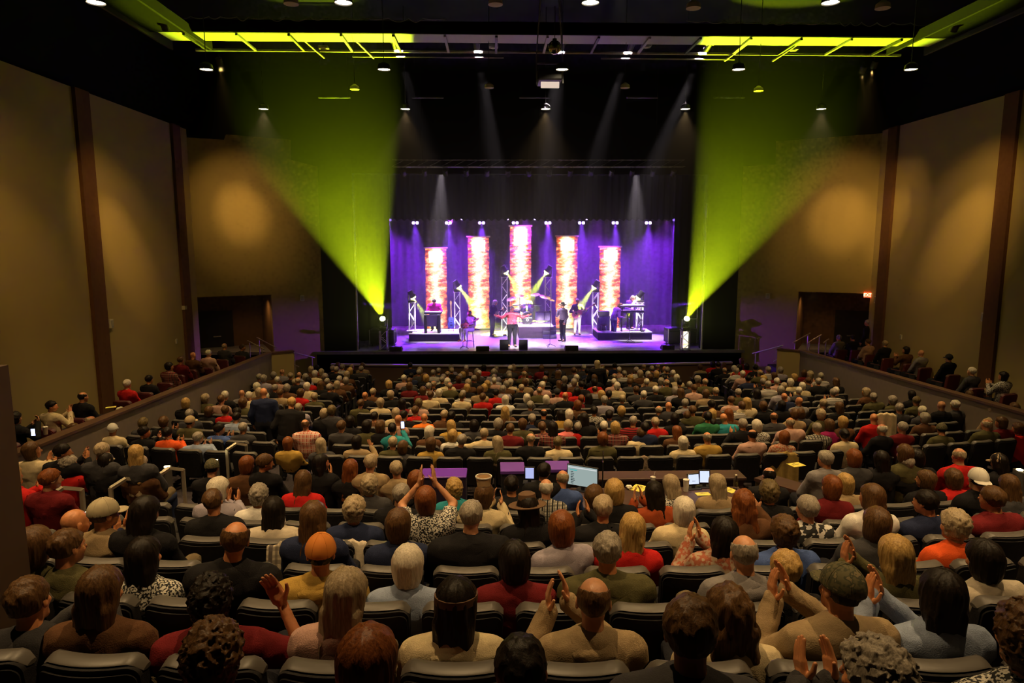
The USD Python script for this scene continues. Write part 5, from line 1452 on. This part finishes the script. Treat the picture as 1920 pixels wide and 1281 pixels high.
for o in people:
    d = o["d"]; lod = 0 if d < 4.0 else 1 if d < 9.0 else 2
    if d < 5 and (o["pose"] != "lap" or o["head"]): lod = 0
    x, y, z = o["P"][0], o["P"][1] + .055, float(floor_z(d)); tall = float(np.clip(o["dz"], -.20, .12))
    yaw = o["yaw"] if o["yaw"] is not None else float(rng.normal(0, .16)); body = float(rng.normal(0, .05)) + .012 * (x - CX)
    skin = o["skin"] if o["skin"] is not None else int(rng.integers(0, 3))
    hs = 1.0 + float(rng.uniform(-.02, .05))
    o["path"] = person("person", o["label"], (x, y, z), body, o["pose"], o["hair"], o["top"], skin, yaw, float(rng.normal(-.04, .06)), float(rng.normal(0, .05)), (float(rng.normal(0, .03)), float(rng.normal(0, .02))), (o["build"] or 1.0) * float(rng.uniform(.96, 1.04)), tall, lod, o["head"], o["headc"], groupname(o), o["collar"], o["tee"], hs, int(rng.integers(0, 3)))

# the terraces: maroon chairs and the people on them
TER = """
31 785 Pd k f
98 762 Sd c r y-60
157 745 Bd k y-10
240 721 Sw r
281 712 Sd k
318 688 Pd R y-40
340 676 Sb m
363 667 Zd x s0
392 663 Sw P
422 650 Bt G
455 652 Sb G y-60
1572 634 Sg g
1598 634 Sd k
1627 642 Sb P y20
1658 645 St k
1698 657 Md x k y40
1726 663 Zd g s1
1778 672 cap:black:Sd k
1821 697 Sw G y20
1880 706 Md K k y30
""".strip().splitlines()
tp = []
for line in TER:
    o = parse(line); left = o["x"] < 900; xw = (PARL - 1.15 if left else PARR + 1.15); r = ray(o["x"], o["y"]); P = np.array([0, 0, EYE]) + r * (xw / r[0])
    for _ in range(8):   # the seat row runs along the parapet; slide across it until the head is at sitting height
        dz = P[2] - (terr_z(P[1]) + 1.185); xw += (-.25 if left else .25) * np.sign(dz) * min(1, abs(dz) * 3) if abs(dz) > .12 else 0
        xw = float(np.clip(xw, *( (XL + .5, PARL - .7) if left else (PARR + .7, XR - .5)))); P = np.array([0, 0, EYE]) + r * (xw / r[0])
    o["P"], o["dz"] = P, P[2] - (terr_z(P[1]) + 1.185); o["label"] = plabel(o) + (", on the left terrace" if left else ", on the right terrace"); tp.append(o)
unique(tp)
for o in tp:
    x, y = o["P"][0], o["P"][1] + .055; z = terr_z(y); left = o["x"] < 900; face = (-.25 if left else .25)
    person("person", o["label"], (x, y, z), face, o["pose"], o["hair"], o["top"], o["skin"] or int(rng.integers(0, 2)), o["yaw"] or 0.0, 0, 0, (0, 0), 1.0, float(np.clip(o["dz"], -.16, .2)), 2 if y > 17 else 1, o["head"], o["headc"], "people on the side terraces", o["collar"], o["tee"])
    ref(numbered("/World", "terrace_chair"), SEATM, (x, y, z), face, "maroon chair under the " + o["label"].replace(", on the left terrace", ", left terrace").replace(", on the right terrace", ", right terrace"), "chair", "maroon chairs on the terraces")
# standing figures
def stand_at(px_, py_, h, floor, lo=9.0, hi=27.0):
    for _ in range(50):
        m = (lo + hi) / 2; P = at(px_, py_, m)
        if P[2] - (floor(P) + h) > 0: lo = m
        else: hi = m
    return at(px_, py_, (lo + hi) / 2)
hf = lambda P: float(floor_z(rowd(P[0], P[1])))
for px_, py_, hair, top, yaw, lean, lab in ((494, 738, "Zd", "n", .3, (.0, -.05), "bald person in a dark navy jacket standing in the left aisle"), (538, 758, "Sl", "k", .4, (.1, -.22), "blond person in a black coat stooping in the left aisle"),
                                            (1120, 683, "Lt", "k", .1, (0, 0), "person with long hair standing before the stage front, dressed in black")):
    P = stand_at(px_, py_, 1.625, hf); person("person", lab, (P[0], P[1], hf(P)), .1, "stand", hair, top, 0, yaw, 0, 0, lean, 1.15, 0, 1, group="people standing in the hall")
P = at(1628, 606, 25.6); person("person", "dark-clad person standing in the right entrance below the exit sign", (P[0], 25.6, P[2] - 1.625), .6, "stand", "Sg", "k", 0, .4, lod=2, group="people standing in the hall")

# the rows nearest the stage: heads past counting
used = [(o["d"], o["P"][0]) for o in people]
mix = [("Sg", "k"), ("Sb", "G"), ("Pw", "c"), ("Mt", "x"), ("Zd", "g"), ("Sd", "n"), ("Pg", "L"), ("Ml", "k"), ("Bt", "v"), ("Mb", "m"), ("Sw", "P"), ("Pb", "T"), ("St", "k"), ("Lb", "k"), ("Sg", "G"), ("Sd", "k"), ("Sw", "G"), ("Bt", "k"), ("Pg", "x"), ("Md", "r"), ("Sg", "W")]
n_named = len(people) + len(tp) + 13
UsdGeom.PointInstancer.Define(stage, "/World/front_row_audience"); sc_ = proto_scope("front_row_audience"); protos = []
for i, (h, t) in enumerate(mix):
    x = UsdGeom.Xform.Define(stage, f"{sc_}/person_{i:03d}"); protos.append(str(x.GetPath()))
    person("person", "", (0, 0, 0), 0, "clap" if i % 4 == 0 else "lap", h, t, i % 3, float(rng.normal(0, .15)), -.03, 0, (0, 0), 1.0, 0, 2, parent=str(x.GetPath()))
cand = []
for d in FRONT:
    row = [s for s in seats if s[0] == d]
    for (_, x, y, z, u) in row:
        y += SY; hx, hy = px_of((x, y - .055, z + 1.185))
        if any(abs(d - a) < .3 and abs(x - b) < .40 for a, b in used): continue
        side = x < -4.7 or x > 7.9
        if d < 17.6 and (not side or d < 12.6 or rng.random() < .35): continue
        if d > 22.6 and abs(x - CX) > 8.5: continue
        if rng.random() < (.10 if d > 18 else .25): continue
        if d > 23.2 and -4.7 < x < -2.9 and d < 24.2: continue
        cand.append((d, x, y, z))
cand.sort()
solo = cand[:max(0, 300 - n_named)]
fill = []
for (d, x, y, z) in solo:
    h, t = mix[int(rng.integers(0, len(mix)))]; o = dict(x=px_of((x, y, z + 1.2))[0], d=d, hair=h, top=t, head=None, collar=None, pose="clap" if rng.random() < .25 else "lap", tall=float(rng.normal(-.04, .04)), P=(x + float(rng.normal(0, .05)), y, z)); o["label"] = f"{plabel(o)}, {rn(d)}"; fill.append(o)
for o in fill: o["path"] = person("person", o["label"], o["P"], 0, o["pose"], o["hair"], o["top"], int(rng.integers(0, 3)), float(rng.normal(0, .15)), 0, 0, (0, 0), float(rng.uniform(.95, 1.15)), o["tall"], 2, group="audience in the front block")
unique(people + fill)
for o in people + fill: tag(stage.GetPrimAtPath(o["path"]), o["label"])
rest = cand[len(solo):]
scatter("front_row_audience", protos, [(x + float(rng.normal(0, .06)), y, z + float(rng.normal(-.03, .04)), float(rng.normal(0, .1)), int(rng.integers(0, len(protos))), float(rng.uniform(.97, 1.03))) for d, x, y, z in rest], "seated audience of the rows nearest the stage, seen as small heads from behind", "people")

# ------------------------------------------------------------------ the band
def onstage(px_, py_): return onz(px_, py_, ZS)
WHT = cl("white_trousers", (.70, .68, .66)); PTR = cl("violet_trousers", (.10, .07, .30))
B1 = "performers on the stage"
P = onstage(960, 650.5); person("person", "white-haired lead singer in pink jacket and dark trousers, arms spread wide", P, math.pi + .15, "wide", "Sw", "H", 0, .1, lod=0, group=B1, collar="collar", build=1.15)
def with_guitar(mt, z=1.06, tilt=.5):
    def f(root, S, hc): guitar(root, rot(math.pi / 2, 0, 0) @ np.eye(4) if False else rot(0, 0, 0, (.02, .21, z)) @ rot(math.pi / 2, 0, 0) @ rot(0, math.pi, math.pi / 2 - tilt + .0), mt)
    return f
P = onstage(1082, 628); person("person", "bass guitarist in dark shirt and white trousers beside the man in the hat", P, math.pi, "play", "Sg", "G", 0, .2, lod=0, group=B1, trou=WHT, extra=with_guitar(mat("guitar_pink", (.6, .12, .2), .3, coat=.6)))
P = onstage(923, 630); person("person", "grey-haired guitarist in dark clothes playing sideways behind the lead singer", P, -1.9, "play", "Lw", "k", 0, .0, -.25, 0, (0, -.15), 1.05, 0, 0, group=B1, extra=with_guitar(mat("guitar_dark", (.05, .03, .03), .3, coat=.6), 1.06, .25))
P = onstage(1055, 640); person("person", "man in dark hat and patterned jacket facing the singer", P, math.pi - 1.0, "mic", "Sd", "L", 1, .1, lod=0, head="hat", headc="black", group=B1, collar="collar")
P = onstage(1150, 636); person("person", "stooping purple-clad player leaning over the keyboard rack", P, -1.25, "keys", "Mb", "u", 0, 0, -.3, 0, (0, -.42), 1.05, 0, 0, group=B1, trou=PTR)
P = np.array([px_x(1181, 32.0), 32.0, RZR]); person("person", "player in purple with bowed head behind the keyboard rack", P, math.pi + .4, "keys", "Lt", "u", 0, 0, -.4, 0, (0, -.2), 1.0, -.06, 0, group=B1)
P = np.array([KX + .02, 31.62, RZL]); person("person", "keyboard player in bright magenta behind the purple-cased keyboard", P, math.pi, "keys", "Sd", "M", 0, .1, -.3, 0, (0, -.25), 1.2, -.13, 0, group=B1)
P = np.array([GS[0], GS[1] + .02, GS[2] + .27]); person("person", "seated guitarist in white on a bar stool", P, math.pi - .7, "lap", "Bw", "w", 0, 0, -.3, 0, (0, -.1), 1.05, 0, 0, group=B1, trou=WHT,
    extra=lambda root, S, hc: guitar(root, rot(0, 0, 0, (.05, .23, .66)) @ rot(math.pi / 2 - .3, 0, 0) @ rot(0, math.pi, math.pi / 2 - .45), mat("guitar_honey", (.45, .22, .06), .3, coat=.6)))
P = np.array([DX + .02, DY + .80, RZD - .0]); person("person", "drummer seated behind the drum kit", P, math.pi, "clap", "Sd", "g", 0, 0, lod=1, group=B1)

# ------------------------------------------------------------------ the mixing desk and small things among the audience
BZ = EYE - 3.62
DESKW = mat("desk_wood", (.07, .032, .022), .5, var=.2, scale=5, stretch=(.3, 1, 1))
CLOTHP = mat("purple_cloth", (.16, .05, .42), .8)
def hx(px_, Y): return at(px_, 900, Y)[0]
g = thing("mixing_desk", "long dark wooden desk with screens and papers in the middle of the hall", "desk", (0, 0, 0))
x0, x1 = hx(985, 9.4), hx(1402, 9.4)
obj("desk_top", B().box((x0, 9.0, BZ - .04), (x1, 9.75, BZ), .01), DESKW, g)
for x in (x0 + .1, (x0 + x1) / 2, x1 - .1): obj("leg_panel", B().box((x - .03, 9.05, BZ - .95), (x + .03, 9.7, BZ - .04)), DESKW, g)
obj("front_panel", B().box((x0, 9.70, BZ - .8), (x1, 9.74, BZ - .04)), DESKW, g)
g = thing("counter", "long dark wooden counter between the mixing desk and the seats beyond it", "counter")
x0, x1 = hx(1100, 11.0), hx(1392, 11.0); zt = EYE - 3.86
obj("counter_top", B().box((x0, 10.8, zt - .05), (x1, 11.2, zt), .01), DESKW, g); obj("front_panel", B().box((x0 + .03, 10.86, zt - 1.0), (x1 - .03, 11.14, zt - .05)), DESKW, g)
g = thing("counter", "angled dark wooden counter at the far end of the mixing desk", "counter")
T, L = vplane((hx(1440, 10.6), 10.9), (hx(1585, 9.6), 9.9)); obj("counter_top", B().add(boxT(T, (0, zt - .05, -.2), (L, zt, .2))), DESKW, g); obj("front_panel", B().add(boxT(T, (0, zt - 1.0, -.15), (L, zt - .05, .15))), mat("olive_panel", (.16, .11, .05), .7), g)
def pbox(label, xa, xb, y, top):
    p0, p1 = at(xa, top, y), at(xb, top, y); g = thing("equipment_box", label, "equipment box", ((p0[0] + p1[0]) / 2, y + .2, p0[2])); w = (p1[0] - p0[0]) / 2
    obj("case", B().box((-w, -.2, -.95), (w, .22, -.02), .01), GEAR, g); obj("cloth_cover", B().box((-w - .015, -.215, -.03), (w + .015, .235, .0), .008).box((-w - .015, -.217, -.05), (w + .015, -.205, -.01)), CLOTHP, g)
pbox("black equipment box with purple cloth top beside the small screen", 940, 983, 10.4, 883); pbox("black equipment box with purple cloth top behind the large screen", 1028, 1070, 10.6, 880)
g = thing("purple_table", "low table under a glossy purple cloth beyond the raised hands", "table", (at(832, 890, 9.8)[0], 9.9, at(832, 890, 9.8)[2]))
obj("cloth_top", B().box((-.34, -.2, -.03), (.34, .2, 0), .01), mat("purple_gloss", (.17, .04, .50), .3), g); obj("cloth_skirt", B().box((-.33, -.19, -.7), (.33, .19, -.03)), mat("dark_purple_cloth", (.02, .008, .035), .9), g)
def screen(name, label, cat, px_, py_, w, h, turn, tilt, col, strength, Y=None, detail=False):
    p = onz(px_, py_, BZ) if Y is None else at(px_, py_, Y); g = thing(name, label, cat, p, turn)
    T = rot(tilt, 0, 0, (0, 0, .06))
    obj("casing", B().box((-w / 2 - .015, 0, 0), (w / 2 + .015, .025, h + .03), .006).move(T), GEAR, g)
    s = obj("display", B().box((-w / 2, -.004, .015), (w / 2, .0, h + .015)).move(T), glow("display_" + name, col, strength), g)
    obj("stand", B().box((-.1, -.06, 0), (.1, .1, .012)).box((-.025, .01, 0), (.025, .03, .12)), GEAR, g)
    if detail:
        q = B(); r_ = np.random.default_rng(3)
        for k in range(9): q.box((-w * .40, -.007, h * (.12 + .085 * k)), (-w * .40 + w * r_.uniform(.08, .16), -.0045, h * (.15 + .085 * k)))
        obj("window_list", q.move(T), glow("display_dark", (.03, .05, .06), .6), g)
        obj("teal_header", B().box((-w * .42, -.0072, h * .80), (-w * .18, -.0045, h * .86)).move(T), glow("display_teal", (.10, .42, .42), 1.0), g); obj("title_bar", B().box((-w * .48, -.007, h * .93), (w * .48, -.0045, h * .99)).move(T), glow("display_bar", (.75, .8, .8), .8), g)
screen("monitor", "large computer monitor glowing pale grey-green on the mixing desk", "monitor", 1092, 921, .46, .30, -.5, .05, (.42, .52, .50), .75, detail=True)
screen("small_screen", "small bluish screen beside the bald heads at the mixing desk", "monitor", 993, 906, .13, .17, -.1, .1, (.45, .50, .85), 1.0)
screen("laptop_screen", "bright white document on a laptop by the drink cup on the desk", "laptop", 1301, 917, .16, .14, .15, -.25, (.62, .70, 1.0), 1.2); screen("laptop_screen", "bright white page beside the laptop document on the desk", "laptop", 1321, 914, .14, .17, -.05, -.2, (.66, .70, 1.0), 1.2)
def paper(label, px_, py_, z, w, d, turn, m):
    g = thing("paper_sheet", label, "paper", onz(px_, py_, z) + [0, 0, .003], turn); obj("sheet", B().box((-w / 2, -d / 2, 0), (w / 2, d / 2, .003)), m, g)
    obj("printed_lines", B().box((-w * .3, d * .1, .003), (w * .35, d * .14, .0035)).box((-w * .3, -d * .05, .003), (w * .2, -d * .01, .0035)).box((-w * .1, d * .28, .003), (w * .1, d * .36, .0035)), mat("ink", (.05, .05, .04), .8), g)
YP_ = mat("yellow_paper", (.85, .72, .12), .8); WP = mat("white_paper", (.8, .76, .66), .8)
paper("yellow printed sheet lying on the desk near the crumpled tissue", 1198, 916, BZ, .21, .28, -.6, YP_); paper("yellow sheet under the laptop documents", 1318, 927, BZ, .21, .12, .1, YP_); paper("yellow sheet beside the water bottle on the desk", 1369, 920, BZ, .16, .2, .5, YP_)
paper("pale yellow sheet lying on the angled counter", 1493, 872, zt, .26, .2, .3, YP_); paper("yellow folded leaflet on the left terrace parapet", 208, 764, par_z(15.5) + .05, .2, .14, .4, YP_)
g = thing("crumpled_tissue", "crumpled white tissue on the desk beside the yellow sheet", "tissue", onz(1180, 917, BZ)); v, f = trimesh.creation.icosphere(2, .05).vertices, trimesh.creation.icosphere(2, .05).faces; v = v * (1 + .9 * (meshkit.noise(v * 45, 2)[:, None] - .5)) * [1, 1, .6] + [0, 0, .03]; obj("tissue", (v, f), WP, g)
def cup(label, P, r, h, m, straw=True):
    g = thing("drink_cup", label, "cup", P); obj("cup", lathe([(0, 0), (r * .75, 0), (r, h), (r * 1.04, h + .006), (r * .96, h), (r * .72, .006), (0, .006)], 24), m, g)
    obj("lid" if straw else "rim", lathe([(0, h + .012), (r, h + .01), (r * 1.05, h), (r * .98, h - .004), (0, h + .002)], 24) if straw else trimesh.creation.annulus(r * .95, r * 1.06, .012, sections=24, transform=rot(loc=(0, 0, h))), WP, g)
    if straw: obj("straw", B().cyl((.01, 0, h), (.03, 0, h + .09), .004, 6), WP, g)
cup("tall pale drink cup with straw beside the laptop document", onz(1286, 921, BZ), .045, .17, WP); cup("small pale cup with straw in front of the counter", onz(1224, 906, BZ), .04, .09, WP)
cup("large paper tub held up beside the curly blond head", at(907, 921, 6.9), .083, .16, mat("paper_tub", (.75, .50, .26), .7), False); cup("pale paper cup on the left terrace parapet", at(86, 815, 12.6), .045, .14, mat("cup_tan", (.5, .35, .22), .7), True)
g = thing("water_bottle", "clear plastic water bottle standing on the desk", "bottle", onz(1379, 917, BZ))
obj("bottle", lathe([(0, 0), (.032, 0), (.034, .02), (.034, .14), (.014, .19), (.013, .205), (0, .205)], 20), usdkit.material(stage, "/World/Looks/clear_plastic", {"p": ("principled_bsdf", {"base_color": (.9, .92, .95), "roughness": .08, "transmission_weight": 1.0, "ior": 1.3})}, [], surface="p.BSDF"), g); obj("bottle_cap", B().cyl((0, 0, .205), (0, 0, .222), .015, 14), WP, g)
g = thing("microphone_stand", "tall thin black measuring microphone stand rising before the seats beyond the desk", "microphone stand", (hx(1130, 10.2), 10.2, EYE - 4.55)); top = at(1130, 853, 10.2)[2] - (EYE - 4.55)
obj("pole", B().cyl((0, 0, 0), (0, 0, top), .009, 8), GEAR, g); obj("microphone", B().cyl((0, 0, top - .02), (0, 0, top + .06), .008, 8).cyl((0, -.002, top - .12), (0, -.002, top - .09), .014, 8), CHROME, g)
for s in range(3): obj("foot", B().cyl((0, 0, .12), (.3 * math.cos(s * 2.1), .3 * math.sin(s * 2.1), .01), .01, 6), GEAR, g)
for px_, py_, w in ((775, 0, 0),): pass
# jackets laid over seat backs
def jacket(label, px_, py_, h, m, w=.5, drop=.34):
    P = stand_at(px_, py_, h, hf, 3.0, 14.0); g = thing("folded_jacket", label, "jacket", (P[0], P[1], P[2] - .02)); n, k = 15, 11; v = []
    for j in range(k):
        t = j / (k - 1) * 2 - 1
        for i in range(n):
            u = i / (n - 1) * 2 - 1; zz = -abs(t) ** 1.5 * drop * (1 + .18 * math.sin(3 * u + t)) ; v.append((u * w / 2, t * .075 + .02 * math.sin(9 * u) * abs(t), zz + .014 * math.sin(12 * u + 3 * t) - .05 * u * u))
    f = [[j * n + i, j * n + i + 1, (j + 1) * n + i + 1, (j + 1) * n + i] for j in range(k - 1) for i in range(n - 1)]; v = np.array(v); f = np.array(f)
    obj("cloth", (np.vstack([v, v - [0, 0, .018]]), np.vstack([f, f[:, ::-1] + len(v)])), m, g, smooth=True)
jacket("tan plaid fleece-lined jacket over the seat behind the orange cap", 545, 1011, .90, plaid("cloth_plaid_tan", (.50, .42, .30), (.10, .08, .07), (.12, .10, .09), 9), .42, .3)
jacket("cream fleece jacket over the seat right of the orange cap", 655, 1008, .90, CLOTH["N"][1], .4, .3)
jacket("mustard yellow coat draped over a seat in the first row past the desk", 1471, 845, .92, cl("coat_mustard", (.30, .20, .06)), .56, .62)
jacket("cream coat hung over a seat back near the right aisle", 1660, 772, .98, CLOTH["c"][1], .5, .6)
jacket("olive patterned coat over the seat of the broad man in beige", 1203, 853, .9, blotch("cloth_coat_print", (.12, .09, .05), (.28, .20, .14), 18), .66, .4)
jacket("red jacket over the seat back at the right edge", 1902, 815, .92, CLOTH["r"][1], .6, .5)
# inverted-U aisle rails
for i, (px_, py_, who) in enumerate(((118, 915, "nearest one, beside the dark red sleeve"), (236, 898, "second one, behind the bald clapping man"), (318, 878, "third one, beside the camouflage cap"), (443, 832, "farthest one, at the aisle's turn"))):
    P = stand_at(px_, py_, 1.0, hf, 4.0, 13.0); g = thing("aisle_handrail", f"pale steel peaked handrail on the left aisle steps, {who}", "handrail", (P[0], P[1], P[2] - 1.0))
    obj("hoop", B().bar((-.13, -.15, -.1), (-.13, -.15, .93), .045).bar((.13, .15, -.1), (.13, .15, .93), .045).bar((-.13, -.15, .92), (0, 0, 1.0), .045).bar((0, 0, 1.0), (.13, .15, .92), .045), RAIL, g)
# little lights on the aisle seat ends and glowing phones
AL = glow("aisle_light", (1.0, .86, .45), 7.0)
for i, (px_, py_) in enumerate(((475, 829), (403, 863), (571, 783), (602, 764), (625, 748), (639, 736), (313, 791), (313, 875), (165, 963), (1745, 819), (1645, 797), (1509, 758), (1457, 741), (1387, 722), (1912, 881))):
    P = stand_at(px_, py_, .78, hf, 3.5, 24.0); g = thing("aisle_light", f"small glowing aisle light on a seat end, {ordn(i)} counted from the " + ("left aisle's middle" if px_ < 900 else "right aisle's middle"), "aisle light", P, group="aisle lights")
    obj("lamp", B().box((-.045, -.03, -.012), (.045, .03, .012), .006), AL, g); obj("end_panel", B().box((-.03, -.12, -.78), (.03, .12, -.012), .01), SEATP, g)
def phone(label, P, turn=0):
    g = thing("mobile_phone", label, "phone", P, turn); obj("case", B().box((-.037, 0, -.075), (.037, .009, .075), .004), GEAR, g); obj("display", B().box((-.033, -.003, -.068), (.033, .0, .068)), glow("phone_screen", (.55, .62, 1.0), 2.2), g)
phone("glowing phone held up by the person in teal left of the orange shirt", at(755, 797, 13.3)); phone("glowing phone in the lap of the curly-haired person on the left terrace", at(62, 811, 12.8) , .3)

# ------------------------------------------------------------------ smoke haze, thinner towards the audience
def haze(name, label, a, b, dens, g):
    m = usdkit.material(stage, "/World/Looks/" + name + "_material", {"v": ("principled_volume", {"color": (1, 1, 1), "density": dens, "anisotropy": g})}, [], volume="v.volume")
    obj(name, B().box(a, b), m, smooth=False, label=label, cat="haze", kind="stuff")
haze("stage_haze", "smoke haze hanging over the stage", (-7.6, 28.52, ZS + .02), (10.8, 36.3, EYE + 4.4), .009, .3)
haze("front_haze", "thinner smoke haze in front of the stage opening", (XL + .02, 19.5, EYE - 3.3), (XR - .02, 27.7, ZC - .02), .0075, .78)
